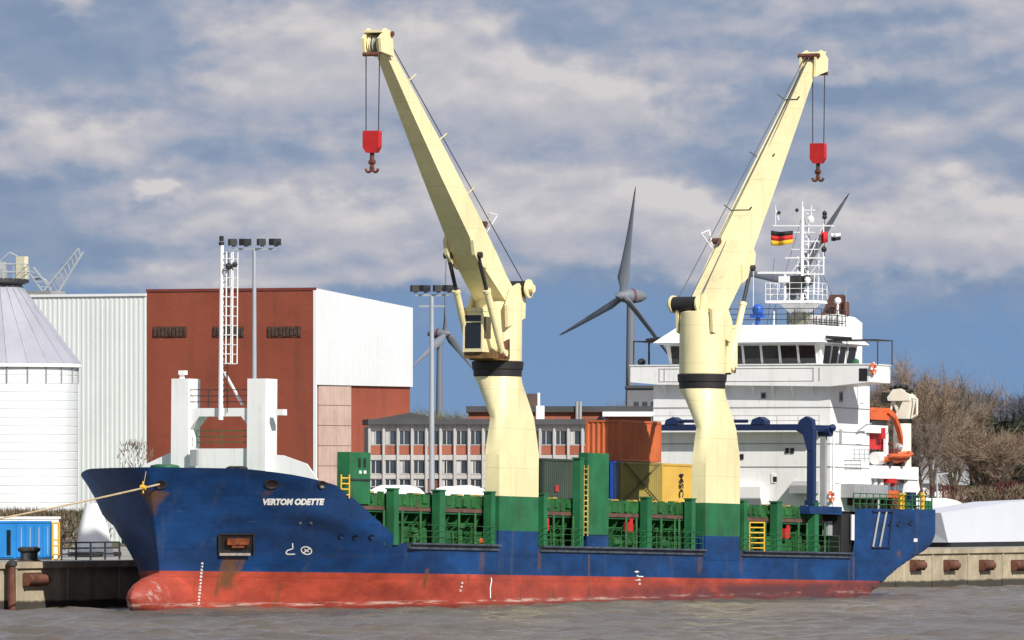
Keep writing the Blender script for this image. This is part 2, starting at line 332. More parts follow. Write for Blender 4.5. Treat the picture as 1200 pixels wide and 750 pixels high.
def hull_mat(name, c, red):
    t = NT(name)
    so = t.N.new('ShaderNodeSeparateXYZ'); t.L.new(t.tc.outputs['Object'], so.inputs[0])
    sw = t.N.new('ShaderNodeSeparateXYZ'); t.L.new(t.geo.outputs['Position'], sw.inputs[0])
    x, z, zw = so.outputs[0], so.outputs[2], sw.outputs[2]
    o = t.mix(t.step(t.noise((.25, .25, .6), 7, .65), .3, .72), tuple(q * .58 for q in c), tuple(min(1, q * 1.35) for q in c))
    # plates repainted in slightly different tones
    v = t.N.new('ShaderNodeTexVoronoi'); v.distance = 'CHEBYCHEV'; v.inputs['Scale'].default_value = 1; t.L.new(t.vec((.16, .01, .38)), v.inputs['Vector'])
    vs = t.N.new('ShaderNodeSeparateColor'); t.L.new(v.outputs['Color'], vs.inputs[0])
    o = t.mix(t.math('MULTIPLY', t.step(vs.outputs[0], .3, .9), .42), o, tuple(min(1, q * .7 + .012) for q in c))
    bx_ = t.N.new('ShaderNodeTexBrick'); cb_ = t.N.new('ShaderNodeCombineXYZ'); t.L.new(x, cb_.inputs[0]); t.L.new(z, cb_.inputs[1]); t.L.new(cb_.outputs[0], bx_.inputs['Vector'])
    bx_.inputs['Scale'].default_value = 1; bx_.inputs['Brick Width'].default_value = 8.4; bx_.inputs['Row Height'].default_value = 1.55; bx_.inputs['Mortar Size'].default_value = .035; bx_.inputs['Mortar Smooth'].default_value = .6
    o = t.mix(t.math('MULTIPLY', bx_.outputs['Fac'], .32), o, tuple(q * .35 for q in c))
    # faint scuffs and rain streaks
    o = t.mix(t.math('MULTIPLY', t.step(t.noise((1.3, 1.3, .12), 5), .54, .8), .62 if not red else .4), o, (.075, .078, .078) if not red else (.12, .07, .06))
    o = t.mix(t.math('MULTIPLY', t.step(t.noise((.5, .5, 3.5), 6, .7), .62, .78), .35), o, (.22, .22, .22) if not red else (.42, .25, .2))
    # rust runs below outlets: a narrow column in x, ragged, fading downwards
    runs = ((276, 652, 690, .55, .9), (268, 648, 700, .22, .7), (287, 652, 672, .2, .8), (176, 572, 606, .30, .8), (191, 574, 612, .22, .7), (182, 580, 650, .12, .45), (501, 664, 690, .30, .85), (549, 668, 686, .22, .7),
            (690, 640, 704, .14, .9), (565, 645, 668, .5, .5), (632, 640, 668, .35, .5), (820, 645, 672, .5, .5), (760, 676, 690, .25, .6), (868, 640, 670, .3, .5), (1000, 650, 688, .16, .9), (1053, 644, 652, .6, .8), (318, 571, 582, .3, .5), (446, 560, 600, .1, .3), (330, 680, 712, .3, .4), (610, 684, 708, .18, .7), (648, 688, 706, .25, .7), (905, 684, 700, .3, .6))
    for (ux, wa, wb, w_, s_) in runs:
        (xc, z1), z0 = hull_at(ux, wa), hull_at(ux, wb)[1]
        jx = t.math('ADD', x, t.math('MULTIPLY', t.math('SUBTRACT', t.noise((0, 0, 1.5), 3), .5), w_ * 1.6))
        d = t.math('ABSOLUTE', t.math('SUBTRACT', jx, xc))
        k = t.math('SUBTRACT', 1.0, t.step(d, w_ * .25, w_))
        k = t.math('MULTIPLY', k, t.math('MULTIPLY', t.step(z, z0 - .25, z0 + .3), t.math('SUBTRACT', 1.0, t.step(z, z1 - .25, z1))))
        k = t.math('MULTIPLY', k, t.math('MULTIPLY', t.step(t.noise((5, 5, .8), 5, .7), .25, .52), s_ * 1.1))
        o = t.mix(k, o, (.13, .065, .03))
    if red:
        hi = t.math('SUBTRACT', 1.0, t.step(zw, .10, .32))
        lowr = t.math('MULTIPLY', t.step(t.noise((.5, .5, .5), 6, .7), .35, .7), t.math('SUBTRACT', 1.0, t.step(zw, .4, 2.0)))
        o = t.mix(t.math('MULTIPLY', lowr, .55), o, (.20, .035, .03))                     # darker, older coat low down
        o = t.mix(t.math('MULTIPLY', hi, .75), o, (.13, .03, .028))                       # wet boot
        a = t.math('MULTIPLY', t.step(t.noise((.35, .35, 5), 7, .75), .47, .6), t.math('MULTIPLY', t.step(zw, .24, .34), t.math('SUBTRACT', 1.0, t.step(zw, .38, .55))))
        o = t.mix(t.math('MULTIPLY', a, .75), o, (.62, .50, .44))                          # chalky scuffs above the water
        g = t.math('MULTIPLY', t.step(x, 26, 70), t.step(t.noise((.3, .3, .7), 6, .7), .26, .54))
        g = t.math('MULTIPLY', g, t.math('SUBTRACT', 1.0, t.step(zw, .75, 1.35)))
        o = t.mix(t.math('MULTIPLY', g, .92), o, (.085, .035, .04))                          # old antifouling aft
        s2 = t.math('MULTIPLY', t.math('SUBTRACT', 1.0, t.step(x, 0.3, 2.6)), t.step(t.noise((1.6, 1.6, 1.6), 7, .7), .52, .66))
        o = t.mix(t.math('MULTIPLY', s2, .55), o, (.50, .45, .42))                         # scraped bulb
    fr_ = t.math('ABSOLUTE', t.math('SINE', t.math('MULTIPLY', x, math.pi / .75)))           # plating hungry between the frames
    t.bump(t.math('ADD', t.noise((.35, .35, .5), 4), t.math('MULTIPLY', fr_, .10)), .35, .12)
    return t.done(o, .5, 0, .3)
MT['hull_blue'] = hull_mat('hull_blue_paint', (.0055, .043, .150), False)
MT['hull_red'] = hull_mat('hull_red_paint', (.38, .060, .034), True)
def concrete(name, c, tide=False):
    t = NT(name)
    o = t.mix(t.step(t.noise(.5, 8, .7), .3, .7), tuple(q * .7 for q in c), tuple(q * 1.15 for q in c))
    o = t.mix(t.math('MULTIPLY', t.step(t.noise((.55, .55, .05), 5), .42, .62), .55), o, tuple(q * .5 for q in c))
    o = t.mix(t.math('MULTIPLY', t.step(t.noise((.9, .9, .09), 5), .58, .72), .5), o, tuple(min(.8, q * 1.5) for q in c))
    if tide:
        sw = t.N.new('ShaderNodeSeparateXYZ'); t.L.new(t.geo.outputs['Position'], sw.inputs[0])
        k = t.math('SUBTRACT', 1.0, t.step(t.math('ADD', sw.outputs[2], t.math('MULTIPLY', t.noise((.8, .8, 0), 4), .3)), .62, .8))
        o = t.mix(t.math('MULTIPLY', k, .92), o, (.018, .016, .013))
    t.bump(t.noise(2.5, 6), .3, .05)
    return t.done(o, .9)
MT['concrete'] = concrete('quay_concrete', (.42, .36, .255), True)
MT['concrete_top'] = concrete('pale_concrete', (.34, .33, .31))
MT['concrete_grey'] = concrete('grey_concrete', (.30, .30, .30)); MT['facade'] = paint('facade_render', (.42, .40, .385), .8, .12, .4, 0, .3)

def tag_all(): pass
# ------------------------------------------------------------------ water, ground, quay
def build_water():
    import numpy as np
    fx = list(np.arange(-46, 62, .42)); fd = list(np.arange(405, 690, .5))
    X = np.array([-5000, -2000, -700, -250, -120, -80, -60] + fx + [66, 80, 120, 250, 700, 2000, 5000.])
    D = np.array([-400, 0, 150, 260, 330, 370, 390, 400] + fd + [700, 740, 800, 900.])
    XX, DD = np.meshgrid(X, D)
    px = CX + DD * VD.x + XX * VR.x; py = CY + DD * VD.y + XX * VR.y
    z = np.zeros_like(px); rs = np.random.RandomState(3)
    for i in range(46):
        lam = 1.1 * (7.0 / 1.1) ** rs.rand(); th = VA - .5 + rs.randn() * .65; k = 2 * np.pi / lam
        ph = k * (px * np.cos(th) + py * np.sin(th)) + rs.rand() * 6.28
        s = np.sin(ph); z += lam * .0066 * (s + .25 * np.sin(2 * ph + .6))
    # gusts: patches of rougher and smoother water
    g = sum(np.sin(px * a + py * b + c) for a, b, c in ((.05, .02, 1), (-.03, .06, 2), (.08, -.05, 4), (.015, .11, .5))) / 4
    z *= .95 + .4 * g
    fade = np.clip((XX + 46) / 6, 0, 1) * np.clip((61 - XX) / 6, 0, 1) * np.clip((DD - 405) / 6, 0, 1) * np.clip((685 - DD) / 6, 0, 1)
    z *= fade
    n, m = px.shape
    v = np.stack([px, py, z], -1).reshape(-1, 3)
    idx = np.arange(n * m).reshape(n, m)
    f = np.stack([idx[:-1, :-1], idx[:-1, 1:], idx[1:, 1:], idx[1:, :-1]], -1).reshape(-1, 4)[:, ::-1]
    me = bpy.data.meshes.new('water'); me.from_pydata(v.tolist(), [], f.tolist())
    me.polygons.foreach_set('use_smooth', [True] * len(me.polygons))
    o = bpy.data.objects.new('water', me); col.objects.link(o)
    t = NT('river_water')
    c = t.mix(t.step(t.noise((.035, .035, 1), 5, space='World'), .35, .68), (.105, .084, .064), (.155, .127, .098))
    n1 = t.noise((1.6, 1.6, 1), 5, .65, 'World'); n2 = t.noise((5.0, 5.0, 1), 3, .6, 'World')
    t.bump(t.math('ADD', t.math('MULTIPLY', n1, .8), t.math('MULTIPLY', n2, .25)), .55, .22)
    t.b.inputs['IOR'].default_value = 1.333
    me.materials.append(t.done(c, .22, 0, .5))
    me.flip_normals() if me.polygons[0].normal.z < 0 else None
    tag(o, kind='structure')
build_water()

QY, QZ = 9.6, 2.8
def sheet(name, pts, z, mat):
    o = MB().add([(x, y, z) for x, y in pts], [tuple(range(len(pts)))]).build(name, mat); tag(o, kind='structure'); return o
t = NT('ground_grass')
MT['ground'] = t.done(t.mix(t.step(t.noise((.02, .02, 1), 7), .35, .65), (.075, .065, .035), (.05, .075, .025)), .95)
sheet('ground', [(-9000, QY + 30), (14000, QY + 30), (14000, 12000), (-9000, 12000)], QZ - .01, MT['ground'])
q = MB().box(-260, 420, QY, QY + 60, -9, QZ - .36)
q.box(-260, 420, QY - .16, QY + 60.0, QZ - .36, QZ)
x = -60.0
while x < 300:                                            # shallow pilasters between the wall bays
    q.box(x, x + .22, QY - .10, QY + .05, -5, QZ - .37); x += 6.3
qo = q.build('quay', MT['concrete']); tag(qo, kind='structure')
sheet('quay_pavement', [(-260, QY + .2), (420, QY + .2), (420, QY + 60), (-260, QY + 60)], QZ + .006, MT['concrete_top'])

def fender(u, w, wide, label, grp):
    p = on_y(u, w, QY); L = wide
    r = empty('quay_fender', (p.x, QY - .3, p.z)); tag(r, label, 'fender', grp)
    MB().tube((-L / 2, 0, 0), (L / 2, 0, 0), .30, n=14).build('fender_tube', MT['rust'], r, True)
    for s in (-1, 1): MB().box(s * L / 2 - .05, s * L / 2 + .05, -.1, .3, -.36, .36).build('fender_bracket', MT['rust'], r)
    MB().box(-L / 2 + .1, L / 2 - .1, .22, .299, -.40, .40).build('fender_backing', MT['rust'], r)
for u, wd, lb in ((1072, 1.7, 'rusty tubular fender on the quay wall just behind the ship\'s stern'), (1111.5, 1.75, 'rusty tubular fender on the quay wall, second one aft of the stern'),
              (1153, 1.75, 'rusty tubular fender on the quay wall, third one aft of the stern'), (1193, 2.6, 'rusty tubular fender on the quay wall at the photo\'s right edge')):
    fender(u, 662.5, wd, lb, 'rusty fenders along the quay wall')
fender(38, 679, 2.3, 'rusty tubular fender low on the quay wall left of the ship\'s bow', 'rusty fenders along the quay wall')

# timber fender pile and bollards by the bow
p = on_y(14, 690, QY - .55)
r = empty('fender_pile', (p.x, p.y, -2)); tag(r, 'tall weathered pile standing against the quay wall at the far left', 'pile')
MB().tube((0, 0, 0), (0, 0, 4.6), .26, .22, 10).build('pile_shaft', MT['rust'], r, True)
MB().lathe([(.24, 4.58), (.3, 4.6), (.3, 4.8), (.1, 4.95)], n=12).build('pile_cap', MT['dark'], r, True)
def bollard(x, y, label):
    r = empty('bollard', (x, y, QZ)); tag(r, label, 'bollard', 'bollards on the quay')
    MB().lathe([(.45, 0), (.45, .06), (.26, .12), (.24, .5), (.40, .62), (.42, .76), (.25, .86)], n=16).build('bollard_post', MT['dark'], r, True)
    MB().lathe([(.55, -.01), (.55, .04), (.46, .05)], n=16).build('base_plate', MT['rust'], r, True)
pb = on_y(29, 652, QY + 1.0); bollard(pb.x, pb.y, 'dark steel bollard on the quay edge before the blue cabin, farther from the bow')
pb = on_y(39, 652, QY + 1.0); bollard(pb.x, pb.y, 'dark steel bollard on the quay edge nearest to the bow')
bollard(-18, 12.2, 'dark steel bollard outside the left edge holding the bow line')

# ------------------------------------------------------------------ left quay: cabin, frame, covers, silo
def cabin():
    a = on_y(-9, 650, 16.5); b = on_y(60, 650, 16.5); L = b.x - a.x
    H = (650 - 613) / 20.0
    r = empty('site_cabin', (a.x, 16.5, QZ)); tag(r, 'bright light blue steel site cabin with double doors on the left quay', 'cabin')
    H = on_y(30, 613, 16.5).z - QZ
    MB().box(0, L, .04, 2.4, .1, H).build('cabin_body', MT['cyan'], r)
    MB().box(-.03, L + .03, -.0, 2.45, H + .002, H + .12).build('cabin_roof', MT['cyan'], r)
    n = 4
    for i in range(n):
        x0 = L * (.40 + .15 * i); d = MB().box(x0 + .05, x0 + L * .15 - .05, -.02, .037, .18, H - .12); do = d.build('cabin_door', MT['cyan'], r)
        MB().tube((x0 + L * .075, -.05, .3), (x0 + L * .075, -.05, H - .25), .035, n=6).build('lock_bar', MT['galv'], do)
    MB().box(L * .10, L * .36, -.015, .036, .18, H - .12).build('side_panel', MT['cyan'], r)
    MB().box(L * .235, L * .30, -.04, -.017, .3, H - .4).build('window', MT['glass'], r)
    for x in (.05, L - .15): MB().box(x, x + .1, -.04, .038, 0, H).build('corner_post', MT['cyan'], r)
    MB().box(0, L, 0, 2.4, 0, .098).build('floor_frame', MT['dark'], r)
cabin()
def white_container():
    a = on_y(-12, 640, 21); b = on_y(71, 640, 21); L = b.x - a.x; H = on_y(40, 605.5, 21).z - QZ
    r = empty('storage_container', (a.x, 21, QZ)); tag(r, 'off-white storage container behind the blue cabin, only its top and end showing', 'container')
    MB().box(.1, L - .1, .05, 2.4, .15, H - .15).build('container_wall', MT['white'], r)
    for z in (0, H - .14): MB().box(0, L, 0, 2.45, z, z + .14).build('container_rail', MT['white'], r)
    for x in (0, L - .14): MB().box(x, x + .14, -.01, .16, .142, H - .142).build('corner_post', MT['rust'], r)
white_container()
def yellow_frame():
    a = on_y(61.5, 650, 14.0); b = on_y(69, 650, 14.0); H = on_y(65, 612, 14).z - QZ; L = b.x - a.x
    r = empty('ladder_frame', (a.x, 14, QZ)); tag(r, 'yellow steel ladder frame standing at the right end of the blue cabin', 'ladder')
    for x in (0, L): MB().tube((x, 0, 0), (x, 0, H), .07, n=6).build('upright', MT['yellow'], r)
    for z in (.35, .85, 1.2, H - .05): MB().tube((0, 0, z), (L, 0, z), .05, n=6).build('rung', MT['yellow'], r)
yellow_frame()
def tarp_cone():
    p = on_y(111, 634, 24); rr = empty('covered_load', (p.x, p.y, QZ)); tag(rr, 'pointed load under a white tarpaulin behind the bow', 'covered load')
    b = MB(); prof = [(.0, 1.25, .5), (1.0, 1.0, .45), (1.9, .62, .4), (on_y(107, 590, 24).z - QZ, .22, .2)]
    rings = []
    for z, rx, ry in prof:
        rings.append([(math.cos(t) * rx * (1 + .10 * math.sin(5 * t + z)) - .10 * z, math.sin(t) * ry * 2.2 * (1 + .08 * math.sin(4 * t)), z) for t in [2 * math.pi * i / 20 for i in range(20)]])
    b.loft(rings).build('tarpaulin', MT['white_clean'], rr, True)
    m = MB(); m.box(-1.8, 1.8, -.9, .9, .05, .32); m.build('pallet', MT['dark'], rr)
tarp_cone()
def barrier(u0, u1, w0, w1, y, label, mat):
    a = on_y(u0, 640, y); b = on_y(u1, 640, y); L = b.x - a.x; z0 = QZ; z1 = on_y(u0, w0, y).z - QZ
    r = empty('quay_railing', (a.x, y, z0)); tag(r, label, 'railing')
    n = max(2, int(L / 1.6))
    for i in range(n + 1): MB().tube((L * i / n, 0, 0), (L * i / n, 0, z1), .06, n=6).build('railing_post', mat, r)
    for z in (z1 * .35, z1 * .68, z1): MB().tube((0, 0, z), (L, 0, z), .05, n=6).build('rail', mat, r)
barrier(72, 140, 636, 650, 13.0, 'low dark railing on the quay under the overhanging bow', MT['dark'])
def mesh_fence():
    a = on_y(70, 640, 34); b = on_y(125, 640, 34); L = b.x - a.x; H = on_y(80, 606, 34).z - QZ
    r = empty('panel_fence', (a.x, 34, QZ)); tag(r, 'pale upright-board fence between the silo and the bow', 'fence')
    m = MB(); x = 0
    while x < L: m.box(x, x + .28, 0, .05, .1, H); x += .4
    m.build('fence_boards', MT['grey'], r)
    for z in (.5, H - .4): MB().box(0, L, .052, .12, z, z + .1).build('fence_rail', MT['grey'], r)
mesh_fence()

def silo():
    D = 690; c = at(-3, 600, D); sc_ = D / FPX
    H = lambda w: at(0, w, D).z - QZ
    Rr = 94.5 * sc_
    r = empty('silo', (c.x, c.y, QZ)); tag(r, 'round white storage silo with a grey segmented cone roof', 'silo')
    zt = H(431)
    prof = [(Rr, -.1)]
    z = 0.0
    while z < zt - .5:
        prof += [(Rr, z), (Rr - .035, z + .03), (Rr - .035, z + .07), (Rr, z + .1)]; z += .62
    prof += [(Rr, zt)]
    t = NT('silo_white_sheet'); o_ = t.mix(t.step(t.noise((.5, .5, .05), 5), .35, .8), (.66, .685, .70), (.56, .59, .60))
    MB().lathe(prof, n=72).build('silo_wall', t.done(o_, .5), r, True)
    MB().lathe([(Rr + .02, zt + .002), (Rr + .28, zt + .02), (Rr + .28, zt + .28), (Rr + .02, zt + .30)], n=72).build('eaves_ring', MT['white'], r, True)
    for i in range(24):
        a = 2 * math.pi * i / 24 + .1; ribs = MB()
        ribs.box(-.04, .04, -.04, .04, zt - 1.15, zt, 0)
        ribs.v[-8:] = [((Rr + .05) * math.cos(a) + p[0], (Rr + .05) * math.sin(a) + p[1], p[2]) for p in ribs.v[-8:]]
        ribs.build('wall_stiffener', MT['grey'], r)
    zc, rc = H(331), 25 * sc_
    n = 24; vs = []
    for (rad, zz) in ((Rr + .24, zt + .301), (rc, zc)):
        for i in range(n): a = 2 * math.pi * i / n + .1; vs.append((rad * math.cos(a), rad * math.sin(a), zz))
    m = MB().add(vs, [(i, (i + 1) % n, n + (i + 1) % n, n + i) for i in range(n)] + [tuple(range(n))[::-1], tuple(range(n, 2 * n))])
    m.build('cone_roof', paint('silo_roof_grey', (.33, .335, .39), .55, .1, .3, 0, .12), r)
    s = MB()
    for i in range(n):
        a = 2 * math.pi * i / n + .1; s.beam(((Rr + .22) * math.cos(a), (Rr + .22) * math.sin(a), zt + .33), (rc * math.cos(a), rc * math.sin(a), zc + .03), .07, .07)
    s.build('roof_seams', paint('seam_grey', (.36, .365, .42), .55), r)
    pr = 37 * sc_
    MB().lathe([(rc + .1, zc - .25), (pr, zc), (pr, zc + .22), (rc, zc + .3)], n=32).build('top_platform', MT['dark'], r, True)
    rl = MB()
    for i in range(18):
        a = 2 * math.pi * i / 18; p = Vector((pr * math.cos(a), pr * math.sin(a), zc + .2)); q_ = p + Vector((0, 0, 1.15)); rl.tube(p, q_, .03, n=5)
        a2 = 2 * math.pi * (i + 1) / 18
        for h in (.55, 1.13): rl.tube(p + Vector((0, 0, h)), (pr * math.cos(a2), pr * math.sin(a2), zc + .2 + h), .03, n=5)
    rl.build('platform_railing', MT['galv'], r)
    k = MB().tube((0, -.2, zc + .2), (0, -.2, zc + 1.5), .5, n=12); k.box(-.9, .4, -.6, .6, zc + .25, zc + 1.0); k.build('filter_unit', MT['grey'], r)
    v = VR * (29 * sc_)
    b = MB().box(v.x - .3, v.x + .3, v.y - .35, v.y + .35, zc + .25, zc + 1.9); b.build('control_cabinet', paint('ivory', (.62, .58, .42), .6), r)
    g = MB(); g.path([(0, 0, zc + 1.4)] + [tuple(list(VR * (x_ * sc_)) + [zc + z_]) for x_, z_ in ((14, 2.2), (24, 1.9))], .05); g.build('vent_pipe', MT['galv'], r)
silo()

def harbour_crane():
    # a distant slewing crane: only jib, strut and a part of the tower are above the roofs
    D = 980; f = lambda u, w: at(u, w, D)
    r = empty('harbour_crane', (f(44, 571).x, f(44, 571).y, QZ)); tag(r, 'distant grey lattice harbour crane between the silo and the shed roof', 'crane')
    base = Vector(r.location)
    P = lambda u, w: f(u, w) - base
    def lattice(m, a, b, w0, w1, n, rad):
        a, b = Vector(a), Vector(b); side = Vector((VR.y, -VR.x, 0)); d = (b - a).normalized(); up = d.cross(side).normalized()
        ch = []
        for su, ss in ((1, 1), (1, -1), (-1, 1), (-1, -1)):
            p, q_ = a + up * su * w0 / 2 + side * ss * w0 / 2, b + up * su * w1 / 2 + side * ss * w1 / 2; m.tube(p, q_, rad, n=5); ch.append((p, q_))
        for i in range(n):
            t0, t1 = i / n, (i + 1) / n
            for x_, y_ in ((0, 2), (1, 3), (0, 1), (2, 3)):
                m.tube(ch[x_][0].lerp(ch[x_][1], t0), ch[y_][0].lerp(ch[y_][1], t1), rad * .65, n=4)
    m = MB(); lattice(m, P(58, 345), P(95, 293), 1.3, .6, 9, .1); m.build('jib', MT['galv'], r)
    m = MB(); lattice(m, P(36, 316), P(58, 345), .7, .8, 5, .1); m.build('counter_boom', MT['galv'], r)
    m = MB(); pts = [P(40, 322) + Vector((0, 0, 0))]
    for k in range(9):
        a = math.pi * (.62 - .5 * k / 8); pts.append(P(46 + 14 * math.cos(a), 346 - 20 * math.sin(a)))
    m.path(pts, .14, 5); m.build('back_stay', MT['galv'], r)
    m = MB(); lattice(m, P(52, 571), P(52, 345), 3.4, 2.6, 16, .16); m.build('tower', MT['galv'], r)
    m = MB().box(P(52, 345).x - 1.6, P(52, 345).x + 1.6, P(52, 345).y - 1.6, P(52, 345).y + 1.6, P(52, 350).z, P(52, 341).z); m.build('machine_house', MT['grey'], r)
harbour_crane()

# ------------------------------------------------------------------ shed, office, other buildings
def shed():
    YF = 76.1; c = on_y(367, 340, YF); xe = on_y(480.5, 363, YF).x; x0 = c.x
    zt = c.z; zr = on_y(480.5, 363, YF).z; zw = on_y(420, 452, YF).z
    yb = on_x(172, 340, x0).y; yl = on_x(30, 343, x0).y
    r = empty('warehouse_building', (x0, YF, QZ)); tag(r, 'large windowless warehouse of red brick with white corrugated cladding', 'warehouse')
    X = lambda x: x - x0; Y = lambda y: y - YF; Z = lambda z: z - QZ
    # brick block with a roof falling towards the far end
    m = MB().prism([(0, 0, 0), (X(xe), 0, 0), (X(xe), 0, Z(zr)), (0, 0, Z(zt))], (0, Y(yb), 0)); m.build('brick_wall', MT['brick'], r)
    d = .22
    k = MB().prism([(-.0, -d, Z(zw)), (X(xe) + .05, -d, Z(zw)), (X(xe) + .05, -d, Z(zr) + .15), (-.0, -d, Z(zt) + .15)], (0, d - .004, 0))
    x = .25
    while x < X(xe) - .2:
        zz = Z(zt) + (Z(zr) - Z(zt)) * x / X(xe); k.box(x, x + .09, -d - .035, -d + .01, Z(zw) + .01, zz + .1); x += .45
    k.build('white_cladding', paint('cladding_white', (.66, .68, .69), .5, .05, .15, 0, .12, dirt=(.45, .46, .45)), r)
    MB().box(-.06, .02, -d - .06, Y(yb) + .04, Z(zt) + .002, Z(zt) + .2).build('roof_edge', paint('edge_brown', (.20, .04, .03), .6), r)
    MB().box(-.05, .12, -d - .05, -d + .2, Z(zw) - 13, Z(zt)).build('down_pipe', MT['white_clean'], r)
    # pale patched panel with joints
    a, b = on_y(372, 500, YF).x, on_y(410, 500, YF).x; z0, z1 = Z(on_y(390, 570, YF).z), Z(zw) - .02; h = (z1 - z0) / 5
    for i in range(5): MB().box(X(a), X(b), -.12, -.004, z0 + h * i + .04, z0 + h * (i + 1)).build('wall_panel', MT['brickpale'], r)
    # louvres high on the brick face
    for u0, u1 in ((180, 219), (250, 286), (314, 353)):
        ya, yb2 = on_x(u0, 390, x0).y, on_x(u1, 390, x0).y; zc = Z(on_x(u0, 389, x0).z)
        fr = MB().box(-.05, -.004, Y(ya), Y(yb2), zc - .42, zc + .42).build('ventilation_louvre', MT['rust'], r)
        s = MB(); n = 9
        for i in range(n):
            y = Y(ya) + (Y(yb2) - Y(ya)) * (i + .5) / n; s.box(-.11, -.052, y - .10, y + .10, zc - .36 + .1 * rng.random(), zc + .30 + .1 * rng.random())
        s.build('louvre_blades', paint('louvre_rust', (.07, .045, .035), .8, .5, 3), fr)
    # long wing clad in white corrugated sheet
    m = MB().box(.0, X(xe), Y(yb) + .02, Y(yl), 0, Z(zt) - .32); y = Y(yb) + .1
    while y < Y(yl): m.box(-.022, .01, y, y + .16, 0, Z(zt) - .34); y += .42
    m.build('corrugated_wing', paint('pale_sheet', (.80, .84, .82), .5, .04, .2, 0, .2, dirt=(.42, .46, .44)), r)
    MB().box(-.12, X(xe), Y(yb) + .02, Y(yl), Z(zt) - .318, Z(zt) - .12).build('wing_gutter', MT['white_clean'], r)
shed()

FACE = math.atan2(VR.y, VR.x)                # a front that looks straight across the river at the viewer's bank
def front(name, u0, u1, w, D):
    a = at(u0, w, D); L = (at(u1, w, D) - a).length; r = empty(name, (a.x, a.y, QZ), (0, 0, FACE))
    return r, L, a.z - QZ, (lambda w_: at(u0, w_, D).z - QZ), (lambda u_: (u_ - u0) * D / FPX)
def office():
    r, L, top, f, X = front('office_building', 433, 700, 491, 700)
    r.rotation_euler[2] += R(3.5)
    tag(r, 'long three-storey office block with rows of windows and red brick panels', 'office building')
    MB().box(0, L, .5, 9, 0, top - .55).build('office_wall', MT['concrete_grey'], r)
    MB().box(-.12, L + .3, -.35, 9.3, top - .42, top).build('flat_roof', MT['tar'], r)
    n = 16; pitch = L / n
    for i in range(n + 1): MB().box(i * pitch - .09, i * pitch + .09, -.02, .48, 0, top - .43).build('facade_column', MT['facade'], r)
    for w0, w1 in ((533, 539), (556, 561), (498, 504)): MB().box(0, L, .1, .46, f(w1), f(w0)).build('floor_band', MT['facade'], r)
    for (wt, wb, pb) in ((504.2, 522, 532.8), (539.2, 555.8, None), (561.2, 571, None)):
        for i in range(n):
            x0, x1 = i * pitch + .095, (i + 1) * pitch - .095
            zb, zt = f(wb) + .01, f(wt) - .01
            if wt > 560 and i in (4, 11): MB().box(x0, x1, .22, .44, f(590), zt).build('painted_panel', MT['redbrown'] if i == 4 else MT['grey'], r); continue
            fr = MB(); t_ = .06; xm = x0 + (x1 - x0) * .42
            for p, q_ in ((x0, x0 + t_), (xm - t_ / 2, xm + t_ / 2), (x1 - t_, x1)): fr.box(p, q_, .2, .34, zb, zt)
            for p, q_ in ((zb, zb + t_), (zt - t_, zt)): fr.box(x0 + t_, x1 - t_, .21, .33, p, q_)
            fo = fr.build('window', MT['frame_w'], r)
            MB().box(x0 + t_, x1 - t_, .26, .29, zb + t_, zt - t_).build('pane', MT['glass_pale'], fo)
            if rng.random() < .3: cw = rng.uniform(.2, .5) * (x1 - x0); MB().box(x0 + .08, x0 + cw, .235, .255, zb + .08, zt - .08).build('blind', MT['frame_w'], fo)
            if pb: MB().box(x0, x1, .24, .44, f(pb) + .01, zb - .005).build('brick_panel', MT['brick2'], r)
    MB().prism([(.4, 2, top), (5.5, 2, top), (3.2, 2, top + .5)], (0, 5, 0)).build('roof_hatch', MT['tar'], r)
    x = X(630); MB().box(x, x + .6, 1, 2, top, top + 1.0).build('roof_vent', MT['white_clean'], r)
office()
def brick_block():
    r, L, top, f, X = front('brick_block', 549, 765, 476, 800)
    tag(r, 'low orange brick block with a dark flat roof rising behind the office', 'building')
    MB().box(0, L, 0, 8, 0, top - .5).build('brick_wall', MT['brick2'], r)
    MB().box(-.2, L + .3, -.4, 8.3, top - .5, top).build('flat_roof', MT['tar'], r)
    MB().box(X(613), X(630), 2, 5, top, f(461)).build('stair_head', paint('brown_cladding', (.10, .07, .055), .8), r)
    MB().box(X(630) + .004, X(633), 2.2, 4.8, top, f(460)).build('stair_head_trim', MT['white_clean'], r)
    for u in (676, 680): MB().tube((X(u), -.55, 0), (X(u), -.55, top + .4), .13, n=8).build('down_pipe', MT['grey'], r)
    MB().box(X(706), L + 1, -.7, -.42, f(488), f(482.5)).build('white_fascia', MT['white_clean'], r)
brick_block()
def grey_tower():
    r, L, H, f, X = front('concrete_building', 735, 775, 455, 840)
    tag(r, 'plain dark grey tower building behind the bridge wing\'s left end', 'building')
    MB().box(0, L, 0, 8, 0, H).build('tower_wall', paint('dark_render', (.15, .155, .17), .8, .1, .3), r)
    MB().box(-.1, L + .2, -.2, 8.2, H, H + .25).build('roof_edge', MT['tar'], r)
    for k in range(3):
        for j in range(2): MB().box(L * (.2 + .25 * k), L * (.34 + .25 * k), -.05, -.004, H - 2.2 * j - 2.4, H - 2.2 * j - 1.2).build('window', MT['glass_pale'], r)
grey_tower()

